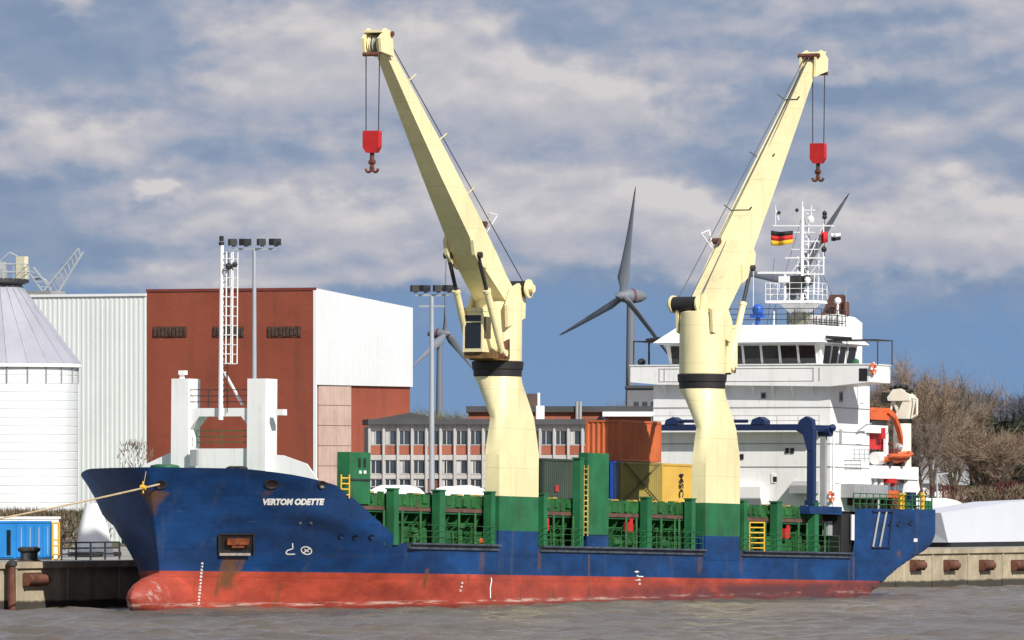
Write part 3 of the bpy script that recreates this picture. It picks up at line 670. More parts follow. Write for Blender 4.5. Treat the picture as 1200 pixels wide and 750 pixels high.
def flood_mast(u, wtop, y, arms, rad, label):
    p = on_y(u, 640, y); H = on_y(u, wtop, y).z - QZ
    r = empty('floodlight_mast', (p.x, y, QZ)); tag(r, label, 'light mast', 'floodlight masts on the quay')
    MB().tube((0, 0, 0), (0, 0, H), rad, rad * .62, 12).build('mast_pole', MT['galv'], r, True)
    MB().box(-.35, .35, -.35, .35, 0, .12).build('mast_base', MT['concrete_grey'], r)
    # crossbars lie square to the view's own bearing
    ax = Vector((.25, -.97, 0)).normalized()
    m = MB()
    for z, L in arms: m.beam(ax * -L + Vector((0, 0, H + z)), ax * L + Vector((0, 0, H + z)), .12, .12)
    m.build('crossbar', MT['galv'], r)
    z, L = arms[0]
    for k, s in enumerate((-1, -.42, .32, .95)):
        c = ax * (L * s) + Vector((0, 0, H + z + .15)); d = Vector((-.25, -.9, -.5)).normalized() if k % 2 else Vector((.5, -.6, -.5)).normalized()
        l = MB().tube(c, c + Vector((0, 0, .25)), .05, n=6); a_ = d.cross(Vector((0, 0, 1))).normalized()
        l.beam(c + Vector((0, 0, .3)) - a_ * .34, c + Vector((0, 0, .3)) + a_ * .34, .45, .42); fo = l.build('floodlight', MT['dark'], r)
        MB().tube(c + Vector((0, 0, .3)) + d * .22, c + Vector((0, 0, .3)) + d * .27, .2, n=10).build('lens', MT['glass_pale'], fo)
flood_mast(298, 292, 24, ((0, 1.42), (-.75, .75)), .19, 'tall grey floodlight mast rising behind the ship\'s white foredeck posts')
flood_mast(506, 346, 22, ((0, 1.15), (-.72, .85)), .21, 'tall grey floodlight mast standing between shed and forward crane')

def tarp_stack(u0, u1, w, y, label, seed):
    a = on_y(u0, 600, y); b = on_y(u1, 600, y); H = on_y(u0, w, y).z - QZ; L = b.x - a.x
    r = empty('covered_stack', ((a.x + b.x) / 2, y, QZ)); tag(r, label, 'covered stack', 'white covered stacks behind the ship')
    rs = random.Random(seed); rings = []; n = 15
    for i in range(n):
        t_ = -1 + 2 * i / (n - 1); x = t_ * L / 2; h = H * (1 - .30 * abs(t_) ** 3.2) + rs.uniform(-.04, .04); w_ = 1.2
        rings.append([(x, -w_, 0), (x, -w_ * 1.02, h * .55), (x, -w_ * .86, h * .88), (x, -w_ * .35, h * 1.0 + rs.uniform(-.03, .03)), (x, w_ * .35, h), (x, w_ * .86, h * .88), (x, w_, 0)])
    MB().loft(rings).build('tarpaulin', MT['white_clean'], r, True)
    m = MB()
    for k in (-.5, 0, .5): m.box(k * L - .05, k * L + .05, -2.12, 2.1, .3, .4)
    m.build('lashing_strap', MT['grey'], r)
tarp_stack(426, 501, 568.8, 17, 'long white tarpaulin-covered stack on the quay just left of the floodlight mast', 3)
tarp_stack(503, 574, 569.2, 17, 'long white tarpaulin-covered stack on the quay right of the floodlight mast', 4)

def wrapped_box():
    y = 14.0; p = lambda u, w, yy=y: on_y(u, w, yy)
    a = p(1111, 637); b = p(1260, 637); r = empty('wrapped_cargo', (a.x, y, QZ)); tag(r, 'huge white shrink-wrapped cargo piece on the quay right of the stern', 'wrapped cargo')
    L = b.x - a.x; sk = p(1103, 601).x - a.x
    h0 = p(1103, 601).z - QZ; h1 = p(1197, 588).z - QZ; xk = p(1187, 600).x - a.x
    zb = .35; D_ = 3.0
    m = MB(); poly = [(0, 0, zb), (sk * .8, 0, h0 * .93), (sk, .5, h0), (xk, .5, h1 * .98), (xk + .02, 0, h1 * .9), (xk + .6, -.2, zb)]
    F = [(0, 0, zb), (xk, 0, zb), (L, .25, zb), (L, .25, h1 * 1.06), (xk - .25, 0, h1), (sk, .02, h0)]
    B = [(x_ - .25 * (i == 0), y_ + D_, z_) for i, (x_, y_, z_) in enumerate(F)]
    m.add(F + B, [(0, 1, 4, 5), (1, 2, 3, 4), (6, 11, 10, 7), (7, 10, 9, 8), (0, 5, 11, 6), (5, 4, 10, 11), (4, 3, 9, 10), (2, 8, 9, 3), (0, 6, 7, 1), (1, 7, 8, 2)])
    t = NT('shrink_wrap'); o_ = t.mix(t.noise(.3, 5), (.56, .59, .66), (.66, .68, .72))
    m.build('wrapping', t.done(o_, .38), r)
    MB().box(.4, L, -.05, D_ - .2, 0, .32).build('transport_beam', MT['black'], r)
    q2 = on_y(1098, 640, 19); r2 = empty('covered_drum', (q2.x, 19, QZ)); tag(r2, 'rounded white covered drum behind the wrapped cargo, beside the stern', 'covered load')
    e = on_y(1131, 640, 19).x - q2.x; hh = on_y(1110, 583.5, 19).z - QZ
    pr = [(0, 0, 0), (0, 0, hh * .8)] + [(e * (.02 + .95 * math.sin(k * math.pi / 16)), 0, hh * (.82 + .18 * math.cos(k * math.pi / 16))) if k < 9 else (e, 0, hh * .6) for k in range(1, 9)] + [(e, 0, 0)]
    MB().prism(pr, (0, 3, 0)).build('cover', MT['white'], r2)
wrapped_box()
def tall_pole(u, w0, y, label):
    p = on_y(u, 640, y); H = on_y(u, w0, y).z - QZ
    r = empty('street_lamp', (p.x, y, QZ)); tag(r, label, 'street lamp')
    MB().tube((0, 0, 0), (0, 0, H), .09, .06, 8).build('lamp_post', MT['galv'], r)
    MB().beam((0, 0, H), (1.0, -.5, H + .1), .1, .08).build('lamp_arm', MT['galv'], r)
tall_pole(1098, 556, 40, 'slim grey street lamp post in front of the bare trees, beside the stern')

# ------------------------------------------------------------------ wind turbines
def turbine(u, w, D, Rb, phi, yaw, nac, label, stretch=1.0):
    h = at(u, w, D); r = empty('wind_turbine', (h.x, h.y, QZ)); tag(r, label, 'wind turbine', 'wind turbines on the horizon')
    H = h.z - QZ; gr = MT.setdefault('turb', paint('turbine_shaded_grey', (.15, .165, .20), .6, .05, .02)); rd = MT.setdefault('turb_red', paint('turbine_red', (.12, .05, .065), .6, .1, .05))  # cloud shadow on the light grey turbines is put into this darker grey
    MB().tube((0, 0, 0), (0, 0, H - nac * .5), nac * .40, nac * .24, 20).build('tower', gr, r, True)
    fw = Vector((-VD.x, -VD.y, 0)); sd = Vector((VR.x, VR.y, 0))
    ax = (fw * math.cos(yaw) + sd * math.sin(yaw)).normalized()
    prof = [(.02, -1.25), (.42, -1.15), (.8, -.75), (1.0, -.2), (1.0, .25), (.8, .6), (.5, .95), (.18, 1.15), (.02, 1.2)]
    m = MB().lathe([(a * nac * .46, b * nac) for a, b in prof], (0, 0, H), 20, ax); m.build('nacelle', gr, r, True)
    m = MB().lathe([(nac * .468, -nac * .15), (nac * .468, nac * .05)], (0, 0, H), 24, ax); m.build('nacelle_band', rd, r, True)
    hz = ax.cross(Vector((0, 0, 1))).normalized(); hub = Vector((0, 0, H)) + ax * nac * .55
    if hz.dot(sd) < 0: hz = -hz
    for k in range(3):
        a = phi + k * 2 * math.pi / 3; d = (Vector((0, 0, 1)) * math.cos(a) + hz * math.sin(a)).normalized(); ch = ax.cross(d).normalized()
        rings = []; st = [(.03, .032, .030), (.08, .034, .028), (.16, .058, .020), (.28, .048, .014), (.5, .033, .009), (.75, .021, .006), (.93, .011, .004), (1.0, .003, .002)]
        for f, c, th in st:
            tw = R(38) * (1 - f) ** 1.6 + R(6); cd = ch * math.cos(tw) + ax * math.sin(tw); td = d.cross(cd)
            rings.append([hub + d * (f * Rb) + cd * (c * Rb * (math.cos(t_) + .35)) + td * (th * Rb * math.sin(t_)) for t_ in [2 * math.pi * i / 10 for i in range(10)]])
        b = MB().loft(rings, mis=[0, 0, 0, 0, 0, 0, 1]); b.build('rotor_blade', [gr, rd], r, True)
turbine(739, 347, 4900, 57.5, R(10), R(-52), 8.4, 'large wind turbine with its whole rotor showing between the two ship cranes')
turbine(515, 391, 7100, 57, R(2), R(60), 8.5, 'wind turbine partly hidden behind the forward crane and floodlight mast')
turbine(941, 327, 5000, 56, R(37), R(-38), 8.4, 'wind turbine hidden mostly by the ship\'s radar mast, one blade rising above it')

# ------------------------------------------------------------------ trees
def bark(name, c): return paint(name, c, .95, .3, .8)
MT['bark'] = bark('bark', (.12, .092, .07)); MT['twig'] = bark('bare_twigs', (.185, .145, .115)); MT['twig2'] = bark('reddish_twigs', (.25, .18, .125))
MT['twig_far'] = bark('hazy_twigs', (.085, .09, .115)); MT['leaf_dark'] = bark('evergreen', (.018, .024, .012)); MT['leaf_spring'] = bark('spring_leaf', (.17, .16, .07))  # distance haze is put into the bluish colour of the far twigs
def tree_mesh(seed, H, spread, twigs, depth=6, twig_len=.9, tw=.02):
    rs = random.Random(seed); T = MB(); C = MB(); segs = []
    def grow(p, d, L, r, lev):
        q_ = p + d * L; n = 6 if lev < 2 else 3
        (T if lev < 4 else C).tube(p, q_, r, r * .7, n=n, cap=False)
        if lev >= 2: segs.append((p, q_, d))
        if lev >= depth: return
        k = rs.choice((2, 3)) if lev else 5
        for i in range(k):
            a = rs.uniform(0, 6.28); s = rs.uniform(.3, .9) * spread * (.9 if lev else .8)
            side = d.orthogonal().normalized(); side.rotate(Matrix.Rotation(a, 3, d))
            nd = (d + side * s + Vector((0, 0, .20))).normalized()
            grow(p.lerp(q_, rs.uniform(.3, .95)) if i else q_, nd, L * rs.uniform(.62, .9), max(.012, r * .58), lev + 1)
    grow(Vector((0, 0, -.2)), Vector((rs.uniform(-.05, .05), rs.uniform(-.05, .05), 1)).normalized(), H * .22, H * .018, 0)
    for i in range(twigs):
        a, b, d = rs.choice(segs); p = a.lerp(b, rs.random()); L = twig_len * rs.uniform(.4, 1.7)
        e = (d * .8 + Vector((rs.gauss(0, .6), rs.gauss(0, .6), rs.gauss(.3, .4)))).normalized(); s = e.cross(Vector((rs.gauss(0, 1), rs.gauss(0, 1), rs.gauss(0, 1)))).normalized() * tw
        m = p + e * L * .5 + Vector((rs.gauss(0, .12), rs.gauss(0, .12), rs.gauss(0, .08))) * L; q_ = p + e * L
        C.add([p - s, p + s, m + s * .8, m - s * .8, q_], [(0, 1, 2, 3), (3, 2, 4)])
    return T, C
protos = {}
def tree(u, wtop, D, kind, seed, label, cat, grp, wide=1.0):
    p = at(u, 600, D); H = at(u, wtop, D).z - QZ
    if seed not in protos:
        T, C = tree_mesh(seed, 18.0, 1.15, 7000, 6, 1.0, .016)
        zmax = max(v[2] for v in C.v)
        T.v = [(x, y, z * 18.0 / zmax) for x, y, z in T.v]; C.v = [(x, y, z * 18.0 / zmax) for x, y, z in C.v]
        r = empty('bare_tree', (0, 0, 0)); T.build('trunk', MT['bark'], r); C.build('crown', MT[kind], r); protos[seed] = r
    else:
        r = copy_tree(protos[seed]); r.name = 'bare_tree'
        for ch in r.children:
            if ch.name.startswith('crown'):
                ch.material_slots[0].link = 'OBJECT'; ch.material_slots[0].material = MT[kind]
    r.location = (p.x, p.y, QZ); r.rotation_euler = (0, 0, rng.uniform(0, 6.28)); s = H / 18.0; r.scale = (s * wide, s * wide, s)
    tag(r, label, cat, grp)
G = 'bare trees behind the stern'
tree(1062, 402, 860, 'twig2', 11, 'tall pale brown bare tree rising directly behind the aft deck crane', 'tree', G, 1.0)
tree(1092, 418, 900, 'twig', 12, 'bare tree just right of the tree behind the aft deck crane', 'tree', G, 1.05)
tree(1038, 414, 900, 'twig2', 13, 'bare tree partly hidden by the white deckhouse\'s right side', 'tree', G, 1.0)
tree(1116, 430, 930, 'twig2', 11, 'reddish brown bare tree in the middle of the row behind the stern', 'tree', G, .85)
tree(1154, 490, 800, 'twig2', 12, 'low round ginger-brown bare tree above the wrapped cargo', 'tree', G, 1.9)
tree(1192, 492, 850, 'twig', 13, 'low dark bare tree at the right edge above the wrapped cargo', 'tree', G, 1.5)
tree(1080, 476, 800, 'twig', 14, 'small bare tree in front, right beside the aft deck crane post', 'tree', G, 1.1)
G2 = 'trees behind the office'
for i, (u, w_) in enumerate(((490, 472), (512, 469), (534, 472), (556, 474))):
    tree(u, w_, 1000, 'leaf_spring', 11 + i, ['yellow-green tree right beside the brick warehouse corner', 'yellow-green tree behind the floodlight mast', 'yellow-green tree left of the orange brick block', 'yellow-green tree tucked behind the forward crane column'][i], 'tree', G2, 1.5)
for i, (u, w_) in enumerate(((706, 462), (724, 459))): tree(u, w_, 1300, 'twig', 13 + i, ['distant bare tree above the orange containers', 'distant bare tree beside the dark grey tower building'][i], 'tree', G2, 1.3)

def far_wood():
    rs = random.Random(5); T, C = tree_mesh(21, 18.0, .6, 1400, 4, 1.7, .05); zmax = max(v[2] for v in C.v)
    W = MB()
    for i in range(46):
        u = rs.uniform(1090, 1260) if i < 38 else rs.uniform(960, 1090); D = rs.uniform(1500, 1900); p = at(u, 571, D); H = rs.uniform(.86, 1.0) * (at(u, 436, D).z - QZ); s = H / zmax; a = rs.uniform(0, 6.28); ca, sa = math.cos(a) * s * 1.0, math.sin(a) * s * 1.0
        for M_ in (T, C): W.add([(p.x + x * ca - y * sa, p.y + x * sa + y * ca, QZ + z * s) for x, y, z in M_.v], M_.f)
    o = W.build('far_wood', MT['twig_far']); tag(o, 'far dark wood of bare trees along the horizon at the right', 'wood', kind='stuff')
    # dark evergreen undergrowth in front of it
    B = MB()
    for i in range(16):
        u = 1135 + i * 9; D = 1150 + rs.uniform(-40, 40); c = at(u, 571, D)
        for k in range(420):
            h = rs.random() ** .8 * (at(u, 492 + rs.uniform(-4, 14), D).z - QZ); w_ = 6 * (1 - .5 * h / 12)
            p = Vector((c.x + rs.gauss(0, w_ * .5), c.y + rs.gauss(0, w_ * .5), QZ + h)); n = Vector((rs.gauss(0, 1), rs.gauss(0, 1), rs.gauss(0, 1))).normalized(); a = n.orthogonal().normalized() * rs.uniform(.3, .8); b = n.cross(a)
            B.add([p - a - b, p + a - b, p + b * 1.2], [(0, 1, 2)])
    o = B.build('undergrowth', MT['leaf_dark']); tag(o, 'dark evergreen thicket below the far wood at the right', 'thicket', kind='stuff')
far_wood()
def shrub(u, w0, y, wide, mat, label, seed, n=900):
    rs = random.Random(seed); c = on_y(u, 640, y); H = on_y(u, w0, y).z - QZ
    r = empty('shrub', (c.x, y, QZ)); tag(r, label, 'shrub', 'bushes on the quay')
    S = MB(); C = MB()
    for k in range(9):
        a = rs.uniform(0, 6.28); S.tube((0, 0, 0), (wide * .5 * math.cos(a), wide * .4 * math.sin(a), H * rs.uniform(.5, .9)), .06, .03, 5)
    for k in range(n):
        h = H * (1 - rs.random() ** 1.8 * .85); q_ = math.sqrt(max(0, 1 - (h / H - .45) ** 2 * 2.6)); rr = wide * .55 * q_ * math.sqrt(rs.random()); a = rs.uniform(0, 6.28)
        p = Vector((rr * math.cos(a), rr * .7 * math.sin(a), h)); d = Vector((rs.gauss(0, .5), rs.gauss(0, .5), 1)).normalized() * rs.uniform(.25, .7); s = d.cross(Vector((rs.gauss(0, 1), rs.gauss(0, 1), 0))).normalized() * .045
        C.add([p - s, p + s, p + d], [(0, 1, 2)])
    S.build('stems', MT['bark'], r); C.build('foliage', mat, r)
MT['shrub'] = bark('dry_shrub', (.13, .10, .06)); MT['shrub_red'] = bark('red_shrub', (.10, .03, .03)); MT['shrub_green'] = bark('green_shrub', (.07, .075, .03))
shrub(10, 603, 30, 9, MT['shrub'], 'dry brown bushes behind the blue cabin at the left edge', 1, 2200)
shrub(48, 604, 30, 9, MT['shrub'], 'dry brown bush behind the right half of the blue cabin', 2, 2200)
shrub(86, 604, 34.6, 6, MT['shrub_green'], 'grey-green bush between the fence and the bow', 3, 1500)
shrub(1172, 568, 60, 9, MT['shrub_red'], 'dark red-brown bush just above the wrapped cargo', 4, 1000)
shrub(1143, 574, 50, 8, MT['shrub'], 'dry brown low bush left of the dark red bush', 5, 1000)
shrub(1206, 572, 55, 8, MT['shrub'], 'dry brown low bush at the right edge', 6, 1000)
shrub(1112, 573, 70, 9, MT['shrub_red'], 'brownish low bush behind the rounded white drum', 7, 1000)
def far_house(u0, u1, w0, D, label, wallm):
    a = at(u0, 571, D); b = at(u1, 571, D); r = empty('distant_house', (a.x, a.y, QZ), (0, 0, math.atan2(b.y - a.y, b.x - a.x))); tag(r, label, 'house', 'distant houses among the trees')
    L = (b - a).length; H = at(u0, w0, D).z - QZ
    MB().box(0, L, 0, 8, 0, H * .6).build('house_wall', wallm, r)
    MB().prism([(-.4, -.5, H * .6), (-.4, 8.5, H * .6), (-.4, 4, H)], (L + .8, 0, 0)).build('house_roof', MT['grey'], r)
    for k in range(3): MB().box(L * (.15 + .28 * k), L * (.27 + .28 * k), -.04, -.002, H * .2, H * .42).build('window', MT['glass_pale'], r)
far_house(1076, 1104, 532, 1000, 'pale distant house seen through the bare trees left of the street lamp', MT['white'])
far_house(1106, 1132, 536, 1020, 'pale distant house seen through the bare trees right of the street lamp', MT['brickpale'])
# ================================================================== THE SHIP
ship = empty('cargo_ship', (0, 0, TRIM * 33), (0, TRIM, 0))
tag(ship, 'blue and red cargo ship with two cream deck cranes, moored along the quay', 'cargo ship')
def build_hull():
    cols = []
    n = 130; xe = 36.0
    for i in range(n):
        s = (i / (n - 1)) ** 1.75; zt = 7.0
        for _ in range(12): zt = top_z(stem(zt) + s * (xe - stem(zt)))
        cols.append((s, None, zt))
    for x in [38 + 2 * k for k in range(22)] + [81.3, 81.6, 81.8, 82.0, 82.12, 82.25, 82.3, 82.34, 83, 84] + [84 + .25 * k for k in range(1, 51)] + [96.6]: cols.append((None, x, top_z(x)))
    blue_rows, red = 20, [-1.8, -.8, .1, .7, 1.3, RED_Z]
    P = []
    for s, x, zt in cols:
        zb = lerp_tab(x, STERN) if x is not None and x > 80 else -9
        zr = [max(-1.8, zb) + (RED_Z - max(-1.8, zb)) * k / 5 for k in range(6)] if zb < RED_Z else [zb] * 6
        if zb < -1.8: zr = red
        zs = zr + [zr[5] + (zt - zr[5]) * (k / blue_rows) ** 1.3 for k in range(1, blue_rows + 1)]; c = []
        for z in zs:
            xx = x if x is not None else stem(z) + s * (xe - stem(z))
            c.append((xx, half(xx, z), z))
        P.append(c)
    m = MB(); nc, nr = len(P), len(P[0])
    for sgn in (-1, 1):
        vs = [(x, sgn * y, z) for c in P for x, y, z in c]
        for part, r0, r1 in ((1, 0, 5), (0, 5, nr - 1)):
            m.add(vs, [(i * nr + j, (i + 1) * nr + j, (i + 1) * nr + j + 1, i * nr + j + 1) for i in range(nc - 1) for j in range(r0, r1)], part)
    c = P[-1]; vs = [(x, -y, z) for x, y, z in c] + [(x, y, z) for x, y, z in c]
    m.add(vs, [(j, j + 1, nr + j + 1, nr + j) for j in range(nr - 1)], 0)
    used = sorted({i for f in m.f for i in f}); mp = {a: k for k, a in enumerate(used)}
    m.v = [m.v[a] for a in used]; m.f = [tuple(mp[i] for i in f) for f in m.f]
    return m.build('hull', [MT['hull_blue'], MT['hull_red']], ship, True)
hull = build_hull()
MB().ball((6.9, 0, .25), 1, 28, (7.6, 1.62, 1.82)).build('bulbous_bow', MT['hull_red'], hull, True)
def on_hull(x, z, off=.02):
    e = .05; b = half(x, z); dx = (half(x + e, z) - half(x - e, z)) / (2 * e); n = Vector((-dx, -1, 0)).normalized()
    return Vector((x, -b, z)) + n * off
def plate(m, u0, w0, u1, w1, off=.02, th=.02, n=6, mi=0, skew=0.0):   # a patch that follows the hull's side
    H_ = [[hull_at(u0 + (u1 - u0) * i / n - skew * j / n, w1 + (w0 - w1) * j / n) for j in range(n + 1)] for i in range(n + 1)]
    g = [[(on_hull(*H_[i][j], off), on_hull(*H_[i][j], off + th)) for j in range(n + 1)] for i in range(n + 1)]
    for i in range(n):
        for j in range(n): m.add([g[i][j][1], g[i + 1][j][1], g[i + 1][j + 1][1], g[i][j + 1][1]], [(0, 1, 2, 3)], mi)
    edge = [(i, 0) for i in range(n)] + [(n, j) for j in range(n)] + [(n - i, n) for i in range(n)] + [(0, n - j) for j in range(n)]
    for (a, b), (c, d) in zip(edge, edge[1:] + edge[:1]): m.add([g[a][b][0], g[c][d][0], g[c][d][1], g[a][b][1]], [(0, 1, 2, 3)], mi)
def text_mesh(body, bold=.02, shear=0.0):
    cu = bpy.data.curves.new('lettering', 'FONT'); cu.body = body; cu.offset = bold; cu.shear = shear; cu.fill_mode = 'FRONT'; cu.resolution_u = 3
    o = bpy.data.objects.new('lettering', cu); col.objects.link(o); dg = bpy.context.evaluated_depsgraph_get(); me = o.evaluated_get(dg).to_mesh()
    v = [(p.co.x, p.co.y) for p in me.vertices]; f = [tuple(p.vertices) for p in me.polygons]
    o.evaluated_get(dg).to_mesh_clear(); bpy.data.objects.remove(o); bpy.data.curves.remove(cu); return v, f
def write_hull(name, body, u0, u1, wt, wb, mat, bold=.025, shear=0.0, off=.03):
    v, f = text_mesh(body, bold, shear); xs = [p[0] for p in v]; ys = [p[1] for p in v]; x0, x1, y0, y1 = min(xs), max(xs), min(ys), max(ys); m = MB(); pts = []
    for a, b in v:
        u = u0 + (u1 - u0) * (a - x0) / (x1 - x0); w_ = wb + (wt - wb) * (b - y0) / (y1 - y0); x, z = hull_at(u, w_); pts.append(on_hull(x, z, off))
    m.add(pts, f); return m.build(name, mat, hull)
MARK = paint('marking_white', (.78, .78, .76), .6, .12, 2, 0, .1)
write_hull('ship_name', 'VERTOM ODETTE', 307, 379, 584.2, 592.0, MARK, .06, .22)
# bulbous-bow mark and thruster mark
def stroke(m, pts, wpx=1.0, off=.03):
    for (a, b), (c, d) in zip(pts, pts[1:]):
        dx, dy = c - a, d - b; L = math.hypot(dx, dy); nx, ny = -dy / L * wpx / 2, dx / L * wpx / 2
        q_ = [on_hull(*hull_at(a + nx, b + ny), off), on_hull(*hull_at(c + nx, d + ny), off), on_hull(*hull_at(c - nx, d - ny), off), on_hull(*hull_at(a - nx, b - ny), off)]
        m.add(q_, [(0, 1, 2, 3)])
m = MB(); stroke(m, [(342, 636.5), (342.4, 643), (336, 645), (334.3, 648), (336, 649.6), (345, 649.4)], 1.4); m.build('bulb_mark', MARK, hull)
m = MB(); cxm, cym = 358.3, 645.2
stroke(m, [(cxm + 6 * math.cos(t_) - 1.2 * math.sin(t_), cym - 4.5 * math.sin(t_)) for t_ in [2 * math.pi * k / 16 for k in range(17)]], 1.4)
stroke(m, [(cxm - 3.6, cym + 2.8), (cxm + 4, cym - 2.8)], 1.3); stroke(m, [(cxm - 2.6, cym - 1.6), (cxm + 2.8, cym + 1.6)], 1.3); m.build('thruster_mark', MARK, hull)
# draught marks: a column of little figures
def draught(u0, w0, u1, w1, n, hgt):
    for k in range(n):
        t_ = k / (n - 1); u = u0 + (u1 - u0) * t_; w_ = w0 + (w1 - w0) * t_
        write_hull('draught_mark', str((n - k) * 2 % 10), u - 1.5, u + 1.5, w_ - hgt / 2, w_ + hgt / 2, MARK, .03)
draught(236.5, 660, 232.5, 707, 13, 2.6); draught(745.5, 670, 749, 684, 4, 2.4); draught(541, 683, 539, 692, 3, 2.2)
m = MB(); stroke(m, [(575, 677), (575.5, 681), (574, 688), (574.2, 701)], 1.2); m.build('draught_line', MARK, hull)
m = MB(); plate(m, 743, 669.5, 748, 670.4); plate(m, 747.5, 675, 753, 676.2); plate(m, 744, 679.5, 750, 680.3); m.build('load_line_mark', MARK, hull)
# anchor in its pocket
m = MB(); plate(m, 254.5, 626.5, 293, 649, .02, .03, skew=-3.5); a_ = m.build('anchor_pocket_shade_plate', MT['black'], hull)  # black plate on the hull paints the dark of the recess
f_ = MB()
for r_ in ((256, 625.2, 297, 626.8), (254.6, 627, 257, 649), (295, 627, 296.6, 649)): plate(f_, *r_, .02, .10, 4)
f_.build('pocket_rim', [MT['dark']], a_)
f_ = MB(); plate(f_, 255.5, 648.2, 291, 651.2, .052, .16, 4); f_.build('pocket_sill', [paint('bare_lip', (.42, .38, .34), .7, .3, 3, .3)], a_)
n_ = MB(); plate(n_, 264, 631, 289, 638.5, .06, .22, 8); plate(n_, 270, 638.5, 284, 642, .06, .16, 5)
n_.build('anchor', [paint('orange_rust', (.26, .07, .025), .8, .6, 2.5)], hull)
# fairleads: oval ports with a rusty rim
def oval(u, w, ru, rw, nm='fairlead', off=.03):
    m = MB(); n = 18; ring = [(math.cos(2 * math.pi * k / n), math.sin(2 * math.pi * k / n)) for k in range(n)]
    ins = [on_hull(*hull_at(u + ru * a, w + rw * b), off) for a, b in ring]; outr = [on_hull(*hull_at(u + ru * 1.35 * a, w + rw * 1.4 * b), off + .05) for a, b in ring]; base = [on_hull(*hull_at(u + ru * 1.45 * a, w + rw * 1.5 * b), -.02) for a, b in ring]
    m.add(ins, [tuple(range(n))], 1); m.add(ins + outr, [(i, (i + 1) % n, n + (i + 1) % n, n + i) for i in range(n)], 0); m.add(outr + base, [(i, (i + 1) % n, n + (i + 1) % n, n + i) for i in range(n)], 0)
    return m.build(nm, [MT['fl'] if nm == 'fairlead' else MT['hull_blue'], MT['black']], hull, True)
oval(317, 567.5, 6.2, 3.6); oval(376, 568, 3.6, 3.2); oval(187.5, 568, 5.0, 3.4)
m = MB(); plate(m, 373.5, 569, 377, 572, .04, .06, 3); m.build('fairlead_roller', MT['grey'], hull)
for u, w in ((398, 628.3), (415, 629.3), (434, 628.6)): oval(u, w, 1.9, 1.8, 'scupper')
for u, w in ((351, 613), (363.5, 613)): m = MB(); plate(m, u - 1.5, w - 1.4, u + 1.5, w + 1.4); m.build('towing_mark', MT['grey'], hull)
# rubbing strake along the main deck and aft
st = MB(); x = 18.0
for xa, xb in ((18.4, 30.2), (35.9, 59.2), (64.8, 81.6)): st.box(xa, xb, -8.12, -7.9, 3.30, 3.56); st.box(xa, xb, -8.3, -7.6, 3.562, 3.66)
st.build('deck_edge', paint('worn_deck_edge', (.06, .075, .10), .6, .5, 1.2, .5), hull)
for xa, xb in ((18.4, 30.2), (35.9, 59.2), (64.8, 81.6)): pass
# slanting white and blue pipes on the quarter
for u0, u1, mt in ((1028, 1021, 'grey'), (1036.5, 1029, 'grey'), (1044, 1040, 'navy')):
    a, b = hull_at(u0, 600), hull_at(u1, 641); MB().tube(on_hull(*a, .1), on_hull(*b, .1), .07, n=6).build('overboard_pipe', MT[mt], hull)
m = MB(); plate(m, 1021, 598, 1046, 600, .03, .1, 4); plate(m, 1021, 640.5, 1042, 642, .03, .1, 4); m.build('quarter_frame', MT['navy'], hull)
for u, w in ((1041.5, 614), (1052, 614), (1066, 613)): oval(u, w, 1.5, 1.7, 'scupper')
m = MB(); plate(m, 1070, 631, 1074, 635); m.build('stern_emblem', MARK, hull)
MB().box(83.0, 84.6, -.18, .18, -2.5, 1.6).build('rudder', MT['hull_red'], hull)
# decks
def deck(name, x0, x1, z, mat, zf=None):
    xs = [x0 + (x1 - x0) * i / 40 for i in range(41)]; m = MB()
    L_ = [(x, -half(x, z - .3) + .03, z) for x in xs]; R_ = [(x, half(x, z - .3) - .03, z) for x in xs]
    m.add(L_ + R_, [(i, i + 1, 41 + i + 1, 41 + i) for i in range(40)]); return m.build(name, mat, ship)
deck('forecastle_deck', 1.75, 10.5, 6.55, MT['green']); deck('main_deck', 10.0, 82.5, 3.5, MT['green']); deck('poop_deck', 80, 96.55, 6.3, MT['green'])
MB().box(12.0, 12.2, -5.2, 5.2, 3.5, 6.0).build('forecastle_bulkhead', MT['green'], ship)
def pbox(m, u0, w0, u1, w1, y0, depth, mi=0):       # box whose port side fills a rectangle of the photograph
    a = sy(u0, w1, y0); b = sy(u1, w0, y0); return m.box(a.x, b.x, y0, y0 + depth, a.z, b.z, mi)
def fbox(m, u0, w0, u1, w1, x0, depth, mi=0):       # box whose forward side does
    a = sx(u0, w1, x0); b = sx(u1, w0, x0); return m.box(x0, x0 + depth, a.y, b.y, a.z, b.z, mi)

# ---------------------------------------------------------------- forecastle
XT = 10.2
bw = MB()
fbox(bw, 199, 443.5, 219, 558, XT, 1.45); bwo = bw.build('foredeck_post', MT['white'], ship)
bw = MB(); fbox(bw, 288, 443.5, 309.5, 565, XT, 1.45); bw.build('foredeck_post', MT['white'], ship)
b2 = MB(); fbox(b2, 207, 434, 214, 439, XT + .3, .4); fbox(b2, 208.5, 439, 212.5, 443.6, XT + .4, .2); b2.build('navigation_light', MT['white'], bwo)
cb = MB(); fbox(cb, 219.2, 478, 287.8, 488, XT + .15, 1.1); fbox(cb, 321, 479.5, 330, 486.5, XT + .2, .5)
yl, yr = sx(219.2, 480, XT).y, sx(287.8, 480, XT).y; zc = sx(219, 488, XT).z; zl = sx(219, 503, XT).z
cb.prism([(XT + .15, yl, zc), (XT + .15, yl - .62, zc), (XT + .15, yl, zl)], (1.1, 0, 0)); cb.prism([(XT + .15, yr, zc), (XT + .15, yr + .45, zc), (XT + .15, yr, zl + .2)], (1.1, 0, 0))
cb.build('post_crossbeam', MT['white'], ship)
bk = MB(); fbox(bk, 219.2, 525.5, 287.8, 560, XT + .2, .5)
P_ = lambda u, w, x=XT + .5: sx(u, w, x)
